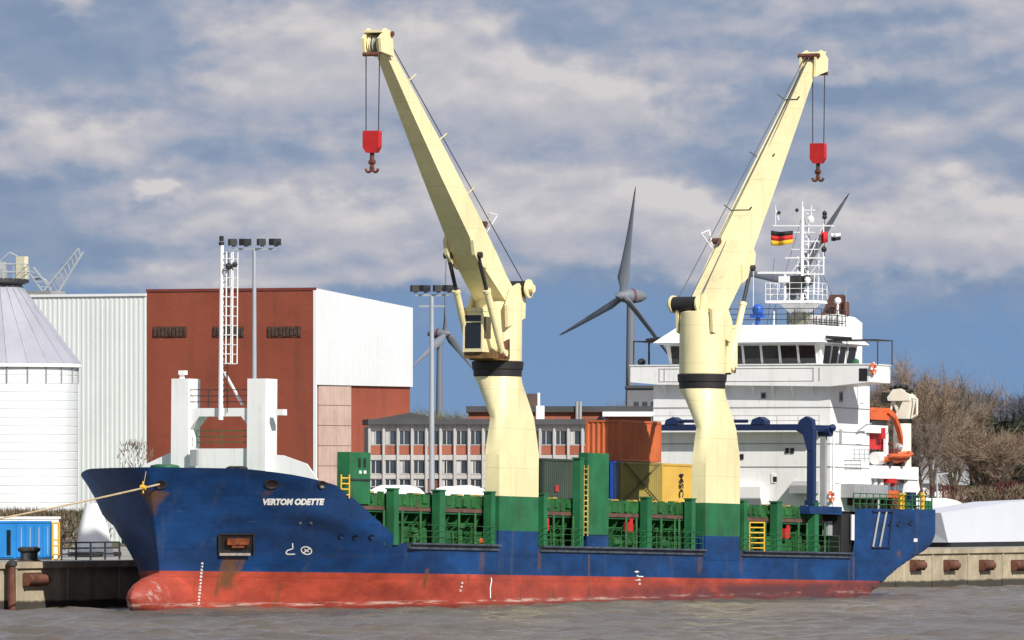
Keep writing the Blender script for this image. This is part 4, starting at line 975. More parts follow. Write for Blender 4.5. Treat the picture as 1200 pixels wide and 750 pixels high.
bk.prism([P_(199, 530), P_(166, 545.5), P_(163, 560), P_(199, 560)], (.12, 0, 0))
bk.prism([P_(310, 532), P_(330, 533.5), P_(358, 543.5), P_(371, 562), P_(371, 572), P_(310, 572)], (.12, 0, 0))
bk.build('breakwater', MT['white'], ship)
pa = MB(); fbox(pa, 221, 527, 229, 546, XT - .3, .3); pa.build('store_door', MT['grey'], ship)
def rail(name, pts, h, mat, n_h=3, step=1.4, parent=None, rad=.03):
    m = MB()
    for a, b in zip(pts, pts[1:]):
        a, b = Vector(a), Vector(b); k = max(1, round((b - a).length / step))
        for i in range(k + 1): p = a.lerp(b, i / k); m.tube(p, p + Vector((0, 0, h)), rad, n=5)
        for j in range(n_h): z = Vector((0, 0, h * (j + 1) / n_h)); m.tube(a + z, b + z, rad * .9, n=5)
    return m.build(name, mat, parent or ship)
rail('railing', [P_(219.5, 478, XT + .2), P_(288, 478, XT + .2)], 1.05, MT['dark'], 3, 1.2); rail('railing', [P_(219.5, 478, XT + 1.2), P_(288, 478, XT + 1.2)], 1.05, MT['dark'], 3, 1.2)
rail('railing', [P_(229, 525, XT + .25), P_(288, 525, XT + .25)], 1.0, MT['green'], 3, 1.4)
# foremast with its caged ladder
MX = XT + .05; c = sx(257, 492, MX); tz = sx(257, 287, MX).z
fm = MB().tube((MX, c.y, c.z), (MX, c.y, tz), .15, .11, 10); fmo = fm.build('foremast', MT['white'], ship, True)
fm = MB(); y1 = sx(263, 400, MX).y; y2 = sx(270.5, 400, MX).y
z0, z1 = sx(265, 426, MX).z, sx(265, 295, MX).z
for yy in (y1, y2): fm.tube((MX - .05, yy, z0), (MX - .05, yy, z1), .045, n=6); fm.tube((MX + .55, yy, z0), (MX + .55, yy, z1), .035, n=6)
k = 0; z = z0
while z < z1 + .01: fm.tube((MX - .05, y1, z), (MX - .05, y2, z), .035, n=5); fm.tube((MX - .05, y1, z), (MX + .55, y1, z), .03, n=5); fm.tube((MX - .05, c.y, z), (MX - .05, y1, z), .03, n=5); fm.tube((MX + .55, y1, z), (MX + .55, y2, z), .03, n=5); z += .55
fm.build('caged_ladder', MT['white'], fmo)
fm = MB(); zz = c.z + 1.0
while zz < z1: fm.box(MX - .03, MX + .03, c.y - .42, c.y - .12, zz, zz + .05); zz += .33
fm.tube((MX, c.y - .42, c.z + .4), (MX, c.y - .42, z1), .03, n=5); fm.build('mast_rungs', MT['dark'], fmo)
fm = MB(); p, q_ = sx(261, 436, MX), sx(275, 474, MX); fm.tube(p, q_ + Vector((.8, 0, 0)), .09, n=7); fm.build('mast_brace', MT['white'], fmo)
fm = MB(); p = sx(256.5, 287, MX); fm.tube(p, p + Vector((0, 0, .18)), .16, n=10); fm.tube(p + Vector((0, 0, .22)), p + Vector((0, 0, .52)), .13, n=10); fm.build('mast_light', MT['black'], fmo)
fm = MB(); p = sx(265, 312, MX); fm.ball(p + Vector((-.15, -.1, 0)), .22, 8); fm.ball(p + Vector((-.15, -.5, .1)), .17, 8); fm.build('mast_horn', MT['dark'], fmo)
for u in (272, 281): p = sx(u, 551, 7.5); MB().lathe([(.32, -.9), (.32, 0), (.40, .05), (.40, .16), (.2, .24)], (7.5, p.y, p.z), 12).build('mooring_bitt', MT['black'], ship, True)
p = sx(192, 546, 6.5); MB().lathe([(.9, -.5), (.85, .02), (.5, .1)], (6.5, p.y, p.z), 14).build('windlass_cover', MT['green'], ship, True)

# ---------------------------------------------------------------- holds: coaming, covers, posts
XS = lambda u, y=-7.9: sy(u, 600, y).x
HX0, HX1 = 11.5, 79.0
cv = [HX0, 20.0, 30.0, 41.8, 47.0, 56.0, 66.0, HX1]
for a, b in zip(cv, cv[1:]):
    m = MB().box(a + .06, b - .06, -7.25, 7.25, 5.76, 6.50); x = a + .5
    while x < b - .3:
        m.box(x, x + rng.uniform(.25, .7), -7.25 - rng.uniform(.04, .16), -7.24, 5.8 + rng.uniform(0, .2), 6.2 + rng.uniform(0, .28)); x += rng.uniform(.7, 1.3)
    x = a + .3
    while x < b - .3: m.box(x, x + .3, -7.2, -6.9, 6.49, 6.49 + rng.uniform(.05, .13)); x += rng.uniform(.9, 1.9)
    co = m.build('hatch_cover', MT['deck_green'], ship)
    tw_ = 0; x = a + .8
    while x < b - .6:
        MB().box(x, x + .5, -7.32, -6.8, 6.502, 6.60).build('container_cone', MT['fy'], co); x += rng.uniform(2.2, 3.6)
co = MB(); co.box(HX0, HX1, -7.3, -5.9, 5.52, 5.74, 0); coo = co.build('coaming_rail', paint('rusty_rail', (.12, .06, .045), .8, .4, 1.2, .3), ship)
co = MB(); co.box(HX0, HX1, -7.22, -5.9, 5.40, 5.51); co.box(HX0, HX1, -5.9, -5.7, 3.5, 5.40); co.box(HX0, HX1, 5.7, 7.2, 3.5, 5.74); co.build('hatch_coaming', MT['green'], ship)
x = HX0 + .5; k = 0
while x < HX1 - .4:
    MB().prism([(x, -5.92, 3.51), (x, -5.92, 5.39), (x, -7.1, 5.39), (x, -6.9, 4.9), (x, -6.3, 3.51)], (.07, 0, 0)).build('coaming_stay', MT['deck_green'], ship); x += 1.36
pp = MB()
for z, yy, rr in ((4.0, -6.6, .07), (4.3, -6.5, .05), (4.85, -6.75, .06)): MB().tube((HX0, yy, z), (HX1, yy, z), rr, n=6).build('deck_pipe', MT['deck_green'], ship)
rs = random.Random(4); x = 18.6
while x < 78:                                            # valves, vents, winches in the side passage
    t_ = rs.random(); w_ = rs.uniform(.3, 1.1); h_ = rs.uniform(.5, 1.25)
    if not (30 < x < 36 or 59.3 < x < 64.8 or 41.9 < x < 45.6):
        m = MB(); y0 = rs.uniform(-7.5, -6.9)
        if t_ < .45: m.box(x, x + w_, y0, y0 + .5, 3.51, 3.51 + h_); m.box(x + .05, x + w_ - .05, y0 - .06, y0 - .002, 3.7, 3.4 + h_)
        elif t_ < .75: m.tube((x, y0, 3.51), (x, y0, 3.6 + h_), .13, n=10); m.lathe([(.14, 3.6 + h_), (.27, 3.65 + h_), (.27, 3.85 + h_), (.05, 3.95 + h_)], (x, y0, 0), 10)
        else: m.tube((x - .3, y0, 3.95), (x + .5, y0, 3.95), .3, n=12); m.box(x - .4, x + .6, y0 - .2, y0 + .2, 3.51, 3.7)
        m.build('deck_vent', MT['deck_green'], ship, True)
    x += rs.uniform(.7, 1.5)
for u, wd in ((462, .62), (516, .75), (575.5, .55), (637, .5), (679.5, .5), (759, .65), (810.5, .55), (871.5, .5), (911.5, .78), (955, .62)):
    x = XS(u, -7.85); zt = 6.72 if u != 679.5 else 8.95
    m = MB().box(x - wd / 2, x + wd / 2, -7.95, -7.45, 3.51, zt); m.box(x - wd / 2 - .08, x + wd / 2 + .08, -7.98, -7.40, zt + .002, zt + .09); m.build('deck_post', MT['green'], ship)
for u in (449, 470.5, 492, 537, 556, 648, 659, 671, 733, 745, 774, 790, 795, 876, 896, 935, 945, 966):
    x = XS(u, -7.7); MB().tube((x, -7.7, 3.51), (x, -7.7, 5.5), .085, n=6).build('deck_stanchion', MT['deck_green'], ship)
for xa, xb in ((18.5, 30.0), (36.0, 41.8), (45.7, 59.2), (65.0, 80.0)): rail('railing', [(xa, -7.97, 3.66), (xb, -7.97, 3.66)], 1.05, MT['deck_green'], 3, 1.6, None, .022)
# big green side posts
m = MB(); pbox(m, 687.5, 531.5, 712.5, 627, -7.99, .62, 0); pbox(m, 687.5, 627, 712.5, 642, -7.99, .62, 1); m.build('side_post', [MT['green'], MT['hull_blue']], ship)
m = MB(); pbox(m, 408.5, 530.5, 433, 590, -7.4, .8)
so = m.build('side_post', MT['green'], ship); m = MB()
for u in (420.5, 426.5): pbox(MB(), u - 1.2, 537, u + 1.2, 547.5, -7.43, .025).build('post_slot', MT['black'], so)
for u in (421.5, 427): pbox(MB(), u - 1.2, 551.5, u + 1.2, 555, -7.44, .035).build('post_bolt', MARK, so)
m = MB(); pbox(m, 407, 561.5, 433.5, 562.6, -7.46, .05); m.build('post_seam', MT['dark'], so)
def ladder(u, w0, w1, y, wd, mat, name='deck_ladder', dx=0.0):
    a = sy(u, w1, y); b = sy(u, w0, y); m = MB(); s = Vector((.25, -.2, 0)) * wd
    for g in (-1, 1): m.tube(a + s * g, Vector((a.x, a.y, b.z)) + s * g, .05, n=6)
    z = a.z + .2
    while z < b.z: m.tube(Vector((a.x, a.y, z)) - s, Vector((a.x, a.y, z)) + s, .045, n=5); z += .32
    return m.build(name, mat, ship)
ladder(685.6, 545, 628, -8.0, .42, MT['fy']); ladder(403.5, 556, 584, -7.8, .8, MT['yellow']); ladder(886.5, 612, 646, -8.0, 1.6, MT['yellow'])
for u, w in ((640, 616.5), (738.5, 617.5), (922.5, 625)):
    m = MB(); pbox(m, u - 2.8, w - 5.5, u + 2.8, w + 5.5, -7.6, .3); a = sy(u, w - 5.5, -7.45); m.tube(a, a + Vector((0, 0, .22)), .14, n=8); m.build('fire_box', MT['red'], ship)
m = MB(); a = sy(561, 634, -7.2); m.ball(a, .32, 10, (1.3, .8, .7)); m.build('hydrant', MT['orange'], ship, True)
# aft end of the hold and passage under the poop
m = MB(); pbox(m, 948.5, 594, 986, 602, -7.98, .7); m.build('poop_overhang', MT['hull_blue'], ship)
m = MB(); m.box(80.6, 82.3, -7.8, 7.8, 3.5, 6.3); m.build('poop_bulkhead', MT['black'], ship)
m = MB(); pbox(m, 970, 611, 982, 628, -7.2, .4); m.build('passage_locker', MT['grey'], ship)
for u, w in ((990, 632), (985, 640), (994, 638)): a = sy(u, 645, -7.6); b = sy(u, w - 14, -7.6); MB().tube(a, b, .16, .12, 8).build('fender_roll', MT['fy'], ship)
m = MB(); a, b = sy(998.5, 633, -8.05), sy(998.5, 603, -8.05); m.tube(a, b, .13, n=8); m.build('white_stanchion', MT['white_clean'], ship)

# ---------------------------------------------------------------- deck cranes
def deck_crane(cx, d, hx, raise_, slew=0.0):
    cy = -6.55; cr_, sr_ = math.cos(R(raise_)), math.sin(R(raise_))
    def up(s, z): return (.2 + (s - .2) * cr_ - (z - 18.2) * sr_, 18.2 + (s - .2) * sr_ + (z - 18.2) * cr_)
    cs_, sn_ = math.cos(R(slew)), math.sin(R(slew))
    def L(s, t, z): return Vector((cx + d * (s * cs_ + t * sn_), cy + d * (t * cs_ - s * sn_), z))   # s ahead of the crane, t across it
    def J(s, t, z): return L(*(lambda q_: (q_[0], t, q_[1]))(up(s, z)))   # the same, carried by the jib
    zr0, zr1 = 13.68, 14.62
    # slewing tower above the ring
    n = 36; R_ = 1.44
    m = MB().lathe([(R_, zr1), (R_, 18.1), (R_ * .97, 18.45), (R_ * .8, 18.55)], (cx, cy, 0), n)
    tower = m.build('deck_crane', MT['cream'], ship, True)
    m = MB()
    for t in (-1.32, 1.14):                                  # cheeks that carry the jib pivot
        m.prism([L(-1.0, t, 17.2), L(1.35, t, 16.6), L(1.45, t, 17.9), L(.75, t, 18.95), L(-.2, t, 19.25), L(-1.1, t, 18.6)], L(0, .18, 0) - L(0, 0, 0))
    m.prism([L(.2, -.95, 18.55), L(.95, -.95, 18.55), L(1.25, -.95, 15.0), L(.2, -.95, 15.0)], L(0, 1.9, 0) - L(0, 0, 0))
    m.build('jib_cheek', MT['cream'], tower)
    # pedestal: flat box flush with the ship's side, changing into a round column
    hy, yc = .475, -7.545; rings = []; mis = []
    zs = [3.0, 4.5, 6.55, 7.8, 9.0] + [9.0 + 4.68 * k / 17 for k in range(1, 18)]
    for z in zs:
        k = max(0.0, (z - 9.0) / 4.68) ** 1.2; kc = max(0.0, (z - 11.2) / 2.48) ** 1.05
        pts = []
        for i in range(48):
            a = 2 * math.pi * i / 48; c_, s_ = math.cos(a), math.sin(a); q_ = max(abs(c_), abs(s_))
            rx, ry = hx * c_ / q_, hy * s_ / q_
            px_, py_ = rx * (1 - k) + R_ * .985 * c_ * k, (yc + ry) * (1 - kc) + (cy + R_ * .985 * s_) * kc
            pts.append((cx + px_, py_, z))
        rings.append(pts)
    mis = [2, 1] + [0] * (len(zs) - 3)
    MB().loft(rings, mis=mis).build('pedestal', [MT['cream'], MT['green'], MT['hull_blue']], tower, True).data.set_sharp_from_angle(angle=R(9.5))
    MB().lathe([(1.36, zr0), (1.44, zr0 + .05), (1.46, zr0 + .40), (1.52, zr0 + .46), (1.56, zr0 + .88), (1.44, zr1 + .0)], (cx, cy, 0), n).build('slew_ring', MT['black'], tower, True)
    # jib: box girder, deepest at the knee
    bot = [(.55, 17.75, 1.08), (1.9, 18.75, .98), (3.3, 19.75, .90), (4.7, 20.75, .84), (5.4, 21.7, .80), (9.0, 25.2, .62), (12.5, 28.75, .46), (15.4, 31.75, .34), (16.0, 32.5, .32)]
    topp = [(-.15, 18.75), (.9, 19.75), (2.0, 20.95), (3.2, 22.1), (4.0, 22.9), (7.9, 26.4), (11.9, 29.75), (15.2, 32.5), (15.75, 32.95)]
    rings = [[J(b[0], -b[2], b[1]), J(b[0], b[2], b[1]), J(t[0], b[2] * .98, t[1]), J(t[0], -b[2] * .98, t[1])] for b, t in zip(bot, topp)]
    jib = MB().loft(rings).build('jib', MT['cream'], tower)
    for t in (-1.0, .80):                                       # knee brackets where the rams bear
        MB().prism([J(3.6, t, 19.95), J(4.5, t, 20.25), J(5.2, t, 20.75), J(5.45, t, 21.6), J(5.0, t, 22.2), J(3.6, t, 21.1)], L(0, .2, 0) - L(0, 0, 0)).build('ram_bracket', MT['cream'], jib)
    # head sheaves
    m = MB()
    for t in (-.62, .46): m.prism([J(15.2, t, 31.9), J(16.0, t, 32.0), J(16.85, t, 32.1), J(17.0, t, 32.9), J(16.3, t, 33.5), J(15.5, t, 33.3)], L(0, .16, 0) - L(0, 0, 0))
    m.beam(J(15.6, 0, 33.3), J(16.8, 0, 33.3), 1.2, .14)
    m.build('jib_head', MT['cream'], jib)
    for t, rr in ((-.3, .62), (.0, .62), (.28, .62)):
        MB().lathe([(.15, -.07), (rr, -.07), (rr - .06, -.02), (rr - .06, .02), (rr, .07), (.15, .07)], J(16.15, t, 32.55), 18, (0, 1, 0)).build('head_sheave', MT['cream'] if t else MT['grey'], jib, True)
    MB().tube(J(15.6, -.75, 33.2), J(15.6, .75, 33.2), .16, n=8).build('head_pin', MT['rust'], jib); MB().tube(J(17.0, -.5, 31.95), J(17.0, .5, 31.95), .12, n=8).build('head_pin', MT['rust'], jib)
    # small lamps and hooks along the top edge
    for f in (.40, .62, .86):
        i = f * 5.0 + 3; a = topp[4]; b = topp[7]; s = a[0] + (b[0] - a[0]) * (f - .3) / .7; z = a[1] + (b[1] - a[1]) * (f - .3) / .7
        hw = .75 - .45 * f; m = MB()
        m.tube(J(s, hw, z), J(s - .25, hw + .45, z + .45), .04, n=5); m.tube(J(s, -hw, z + .06), J(s, hw, z + .06), .05, n=5); m.tube(J(s, -hw, z), J(s, -hw - .25, z + .25), .05, n=5)
        m.build('jib_bracket', MT['dark'] if d > 0 else MT['cream'], jib)
    m = MB(); a, b = topp[3], topp[7]
    m.tube(J(a[0] + .3, .55, a[1] + .32), J(b[0], .24, b[1] + .08), .03, n=5); m.tube(J(topp[0][0] + .2, .1, topp[0][1] + .6), J(b[0] - .1, .02, b[1] + .14), .03, n=5); m.build('jib_cable', MT['steelrope'], jib)
    m = MB().tube(J(3.3, .3, 22.62), J(3.3, .8, 22.62), .20, n=10); m.build('rope_guide', MT['rust'], jib)
    m = MB(); p = J(3.0, .9, 23.2); m.path([J(3.0, .7, 22.2), J(2.6, 1.2, 23.2), J(3.6, 1.2, 23.3), J(3.0, .7, 22.4)], .03, 5); m.build('jib_lamp_frame', MT['white_clean'], jib)
    # luffing rams
    for t in (-1.06, 1.06):
        a, b = L(1.55, t, 15.05), J(4.75, t * .92, 20.75); k = a.lerp(b, .64)
        ram = MB().tube(a, k, .21, n=12).tube(a - Vector((0, .3, 0)), a + Vector((0, .3, 0)), .2, n=10).tube(k - (b - a) * .02, k + (b - a) * .01, .25, n=12).build('luffing_ram', MT['cream'], tower, True)
        MB().tube(k, b, .12, n=10).tube(b - Vector((0, .25, 0)), b + Vector((0, .25, 0)), .2, n=10).build('ram_rod', MT['dark'], tower, True)
        MB().prism([L(.9, t - .18, 14.7), L(1.75, t - .18, 14.75), L(1.75, t - .18, 15.3), L(.9, t - .18, 15.9)], L(0, .36, 0) - L(0, 0, 0)).build('ram_foot', MT['rust'] if t > 0 else MT['cream'], tower)
    # operator's cab under the jib
    def cabbox(m, s0, s1, t0, t1, z0, z1, mi=0): q_ = ((s0, t0), (s1, t0), (s1, t1), (s0, t1)); return m.hexa([L(a, b, z0) for a, b in q_], [L(a, b, z1) for a, b in q_], mi)
    m = MB(); cabbox(m, 1.3, 2.65, -1.02, -.92, 15.1, 17.5); cabbox(m, 1.3, 2.65, .18, .28, 15.1, 17.5); cabbox(m, 1.28, 2.75, -1.06, .32, 17.502, 17.72); cabbox(m, 1.3, 2.65, -.919, .179, 15.1, 15.3); cabbox(m, 1.3, 1.4, -.919, .179, 15.301, 17.5)
    cabbox(m, 2.55, 2.66, -.919, .179, 17.28, 17.5); cabbox(m, 2.56, 2.64, -.919, .179, 16.84, 16.92)
    cab = m.build('operator_cab', MT['cream'], tower)
    m = MB(); cabbox(m, 2.56, 2.60, -.91, .17, 15.31, 16.83); cabbox(m, 2.56, 2.60, -.91, .17, 16.93, 17.27); m.build('cab_window', MT['glass'], cab)
    m = MB(); cabbox(m, 1.55, 2.45, .281, .30, 15.9, 17.2); m.build('cab_window', MT['glass'], cab)
    m = MB(); cabbox(m, 1.0, 2.5, -1.0, .9, 14.72, 15.08); cabbox(m, 1.0, 2.2, -.8, 1.2, 14.62, 14.72); m.build('cab_platform', paint('grimy_platform', (.16, .09, .03), .8, .5, 2, .5), tower)
    # hoisting winch on top of the tower's back
    m = MB().tube(L(-.85, -.25, 18.95), L(-.85, 1.55, 18.95), .47, n=18); m.build('winch_drum', MT['black'], tower, True)
    for t in (-.33, 1.56): MB().tube(L(-.85, t, 18.95), L(-.85, t + .12, 18.95), .56, n=18).build('winch_flange', MT['cream'], tower, True)
    m = MB(); m.tube(L(-.85, 1.66, 18.95), L(-.85, 1.95, 18.95), .25, n=10)
    m.build('winch_motor', MT['cream'], tower, True); m = MB(); m.prism([L(-1.1, -.55, 18.3), L(-.3, -.55, 18.3), L(-.3, -.55, 19.5), L(-.85, -.55, 19.6)], L(0, .16, 0) - L(0, 0, 0)); m.build('winch_bracket', MT['cream'], tower)
    m = MB(); m.path([L(-.85, 1.2, 19.42), J(15.7, .2, 33.3)], .03, 5); m.path([L(-.9, .3, 19.42), J(15.7, -.1, 33.3)], .03, 5); m.build('hoist_wire', MT['steelrope'], tower)
    # falls and hook block
    s0, zh = up(16.75, 32.1); zb = zh - 5.2; m = MB()
    for t in (-.44, .44): m.tube(L(s0, t, zh), L(s0, t * .92, zb + .55), .035, n=5)
    m.build('hoist_fall', MT['steelrope'], tower)
    blk = MB(); prof = [(-.50, .62), (.50, .62), (.52, .50), (.52, -.35), (.30, -.66), (-.30, -.66), (-.52, -.35), (-.52, .50)]
    ax = Vector((0, 1, 0)) * d; blk.prism([L(s0, a, zb + b) + Vector((-.22, 0, 0)) for a, b in prof], (.44, 0, 0)); bo = blk.build('hook_block', MT['red'], tower)
    hk = MB().tube(L(s0, 0, zb - .64), L(s0, 0, zb - 1.15), .13, n=10); hk.tube(L(s0, -.18, zb - 1.2), L(s0, .18, zb - 1.2), .14, n=8)
    for g in (-1, 1):
        hk.path([L(s0, 0, zb - 1.25), L(s0, g * .10, zb - 1.62)] + [L(s0, g * (.22 + .17 * math.cos(a)), zb - 1.60 - .17 * math.sin(a)) for a in [math.pi * (1.0 - 1.05 * k / 8) for k in range(9)]], .085, 7)
    hk.build('crane_hook', MT['rust'] if d > 0 else MT['redbrown'], tower, True)
    return tower
deck_crane(33.0, -1, 2.67, 0.0); deck_crane(62.0, 1, 2.56, 8.0, 5.0)

# ---------------------------------------------------------------- deckhouse and bridge
XF = 82.35
house = MB()
zb_ = sx(850, 450.5, XF).z; PY = -6.22
house.box(XF, 88.6, PY, 6.35, 3.5, zb_)
house = house.build('deckhouse', MT['white'], ship)
m = MB()
for w in (477.5, 505.5, 520, 547): z = sx(850, w, XF).z; m.box(XF - .03, 88.62, PY - .03, 6.38, z - .03, z + .03)
m.build('plate_seam', MT['grey'], house)
# bridge deck with its wings
BX0, BX1 = 81.72, 85.0; zt_ = sx(850, 428.2, BX0).z; zl_ = sx(850, 449.3, BX0).z
yL, yR = sx(737, 430, BX0).y, sx(1017.5, 430, BX0).y
m = MB()
prof = [(yR, zl_ + .05), (yR, zt_), (yL, zt_), (yL, zl_ + .12), (yL - 2.0, zl_ - .05), (PY - .2, zl_ - .22)]
m.prism([(BX0, a, b) for a, b in prof], (BX1 - BX0, 0, 0)); m.box(BX0 - .05, BX1 + .05, yR - .06, yL + .06, zt_ + .002, zt_ + .07)
wing = m.build('bridge_wing', MT['white'], ship)
m = MB(); fbox(m, 1005, 431.5, 1014.5, 446.5, BX0 - .02, .019); m.build('wing_opening', MT['black'], wing)
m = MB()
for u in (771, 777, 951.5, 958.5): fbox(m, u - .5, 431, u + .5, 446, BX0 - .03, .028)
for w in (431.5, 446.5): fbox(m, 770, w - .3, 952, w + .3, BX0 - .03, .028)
m.build('bulwark_stiffener', paint('stiffener_grey', (.45, .45, .45), .6), wing)  # plain grey for the stiffeners on the white bulwark
zf = sx(850, 463, XF).z
for u in (775, 798, 820, 845, 878, 901, 924, 947):
    y = sx(u, 455, BX0).y; MB().prism([(BX0 + .05, y, zl_ - .09), (XF - .002, y, zf - .1), (XF - .002, y, zl_ - .09)], (0, .05, 0)).build('wing_bracket', MT['white'], wing)
# wheelhouse
WX0, WXT, WX1 = 82.75, 82.30, 88.2; WY = 5.25; zs = zt_ + .01; ze = sx(850, 403.2, WXT).z
wh = MB(); wh.hexa([(WX0, -WY, zs - .4), (WX1, -WY, zs - .4), (WX1, WY, zs - .4), (WX0, WY, zs - .4)], [(WXT, -WY - .25, ze), (WX1, -WY - .25, ze), (WX1, WY + .25, ze), (WXT, WY + .25, ze)])
wh = wh.build('wheelhouse', MT['white'], ship)
def winf(y0, y1, z0, z1):                               # a raked front window
    f = lambda z: WX0 + (WXT - WX0) * (z - zs + .4) / (ze - zs + .4)
    fr = MB().hexa([(f(z0) - .06, y0, z0), (f(z0) - .004, y0, z0), (f(z0) - .004, y1, z0), (f(z0) - .06, y1, z0)], [(f(z1) - .06, y0, z1), (f(z1) - .004, y0, z1), (f(z1) - .004, y1, z1), (f(z1) - .06, y1, z1)]).build('bridge_window', MT['white_clean'], wh)
    e = .07; MB().hexa([(f(z0 + e) - .075, y0 + e, z0 + e), (f(z0 + e) - .062, y0 + e, z0 + e), (f(z0 + e) - .062, y1 - e, z0 + e), (f(z0 + e) - .075, y1 - e, z0 + e)], [(f(z1 - e) - .075, y0 + e, z1 - e), (f(z1 - e) - .062, y0 + e, z1 - e), (f(z1 - e) - .062, y1 - e, z1 - e), (f(z1 - e) - .075, y1 - e, z1 - e)]).build('window_pane', MT['glass'], fr)
wz0, wz1 = sx(850, 427.6, WX0).z, ze - .04
for k in range(8): y0 = -WY + .06 + k * 1.30; winf(y0, y0 + 1.27, wz0, wz1)
def wins(x0, x1, z0, z1):
    g = lambda z: -WY - .25 * (z - zs + .4) / (ze - zs + .4)
    fr = MB().hexa([(x0, g(z0) - .06, z0), (x1, g(z0) - .06, z0), (x1, g(z0) - .004, z0), (x0, g(z0) - .004, z0)], [(x0, g(z1) - .06, z1), (x1, g(z1) - .06, z1), (x1, g(z1) - .004, z1), (x0, g(z1) - .004, z1)]).build('bridge_window', MT['white_clean'], wh)
    e = .07; MB().hexa([(x0 + e, g(z0) - .075, z0 + e), (x1 - e, g(z0) - .075, z0 + e), (x1 - e, g(z0) - .062, z0 + e), (x0 + e, g(z0) - .062, z0 + e)], [(x0 + e, g(z1) - .075, z1 - e), (x1 - e, g(z1) - .075, z1 - e), (x1 - e, g(z1) - .062, z1 - e), (x0 + e, g(z1) - .062, z1 - e)]).build('window_pane', MT['glass'], fr)
for x0, x1 in ((82.9, 84.0), (84.15, 85.2), (85.35, 86.4), (86.7, 88.0)): wins(x0, x1, wz0, wz1)
# roof with sloping fascia
zr_ = sx(850, 381.3, 83.2).z; ey = 6.0
m = MB(); m.box(81.5, 88.9, -ey + .1, ey - .1, ze + .002, ze + .08); m.hexa([(81.45, -ey, ze + .081), (89.0, -ey, ze + .081), (89.0, ey, ze + .081), (81.45, ey, ze + .081)], [(82.9, -4.75, zr_), (88.2, -4.75, zr_), (88.2, 4.75, zr_), (82.9, 4.75, zr_)])
roof = m.build('wheelhouse_roof', MT['white_clean'], ship)
rail('railing', [(83.0, 4.6, zr_), (83.0, -4.7, zr_), (88.1, -4.7, zr_)], 1.05, MT['dark'], 3, 1.3, roof, .028)
# canopy frames over the wings
for sgn, y0, y1 in ((1, 5.9, yL + .1), (-1, -5.9, yR - .25)):
    m = MB(); za = zt_ + 1.58; m.box(82.3, 84.8, min(y0, y1), max(y0, y1), za, za + .07); m.tube((82.4, y1, zt_), (82.4, y1, za), .04, n=6); m.tube((84.7, y1, zt_), (84.7, y1, za), .04, n=6)
    m.tube((82.3, y0, za + .22), (82.3, (y0 + y1) / 2, za + .1), .12, n=6); m.tube((82.4, (y0 * .6 + y1 * .4), zt_), (82.4, (y0 * .6 + y1 * .4), za), .03, n=6); m.build('wing_canopy', MT['dark'], ship)
p = sx(750, 424, 83.0); MB().ball((83.0, p.y, zt_ + .3), .3, 10, (1.2, .9, .8)).tube((83.0, p.y, zt_ - .1), (83.0, p.y, zt_ + .3), .08).build('wing_searchlight', MT['dark'], ship, True)
p = sx(1001, 424, 83.0); MB().ball((83.0, p.y, zt_ + .2), .24, 10).tube((83.0, p.y, zt_ - .1), (83.0, p.y, zt_ + .2), .08).build('wing_compass', MT['green'], ship, True)
# funnel casing behind, with its exhaust
f1, f2 = sx(945, 368, 88.9), sx(981, 368, 88.9); f3 = sy(1008.5, 378.5, f2.y)
m = MB(); m.prism([(88.9, f2.y, 13.5), (88.9, f2.y, f2.z), (f3.x - 1.2, f2.y, f2.z - .12), (f3.x, f2.y, f3.z), (f3.x, f2.y, 13.5)], (0, f1.y - f2.y + .9, 0)); fun = m.build('funnel_casing', MT['white'], ship)
m = MB(); a = sx(973, 368, 90); b = sx(974, 345, 90); m.prism([(89.5, a.y + .55, a.z - .1), (91.0, a.y + .55, a.z - .1), (90.8, a.y + .3, b.z - .1), (90.3, a.y + .3, b.z)], (0, -.95, 0)); m.tube((90.2, a.y - .9, a.z - .1), (90.4, a.y - .8, a.z + .75), .22, n=10); m.build('exhaust_pipe', MT['brownpipe'], fun)
m = MB(); p = sx(979.5, 365, 89.3); m.tube(p - Vector((0, 0, .3)), p + Vector((0, 0, .5)), .08, n=6); m.ball(p + Vector((0, 0, .7)), .24, 10); m.build('satellite_dome', MT['white_clean'], fun, True)
m = MB(); p = sx(989, 368, 90.5); m.tube(p - Vector((0, 0, .6)), p + Vector((0, 0, 1.9)), .03, n=5); m.build('whip_aerial', MT['grey'], fun)
m = MB()
for u in (955, 961, 967, 973, 979, 985): p = sx(u, 383, 88.85); m.tube(p + Vector((-.05, 0, -.4)), p + Vector((-.05, 0, .7)), .035, n=5)
a, b = sx(953, 377, 88.8), sx(987, 379, 88.8); m.tube(a, b, .035, n=5); m.tube(a - Vector((0, 0, .5)), b - Vector((0, 0, .5)), .03, n=5); m.build('casing_rail', MT['dark'], fun)
# covered compass and small aerials on the roof
p = sx(886, 366, 84.0)
m = MB().ball(p + Vector((0, 0, .15)), .38, 12, (1, 1, 1.05)); m.tube(p, Vector((p.x, p.y, zr_)), .16, n=8); m.box(p.x - .25, p.x + .25, p.y - .45, p.y + .45, p.z - .35, p.z - .1); m.build('covered_compass', MT['blue'], roof, True)
m = MB(); q_ = sx(880.5, 366, 84); m.tube((84, q_.y, zr_), (84, q_.y, sx(880.5, 315, 84).z), .02, n=5); q_ = sx(905, 372, 84); m.tube((84, q_.y, zr_), (84, q_.y, q_.z + .4), .05, n=5); m.build('whip_aerial', MT['white_clean'], roof)
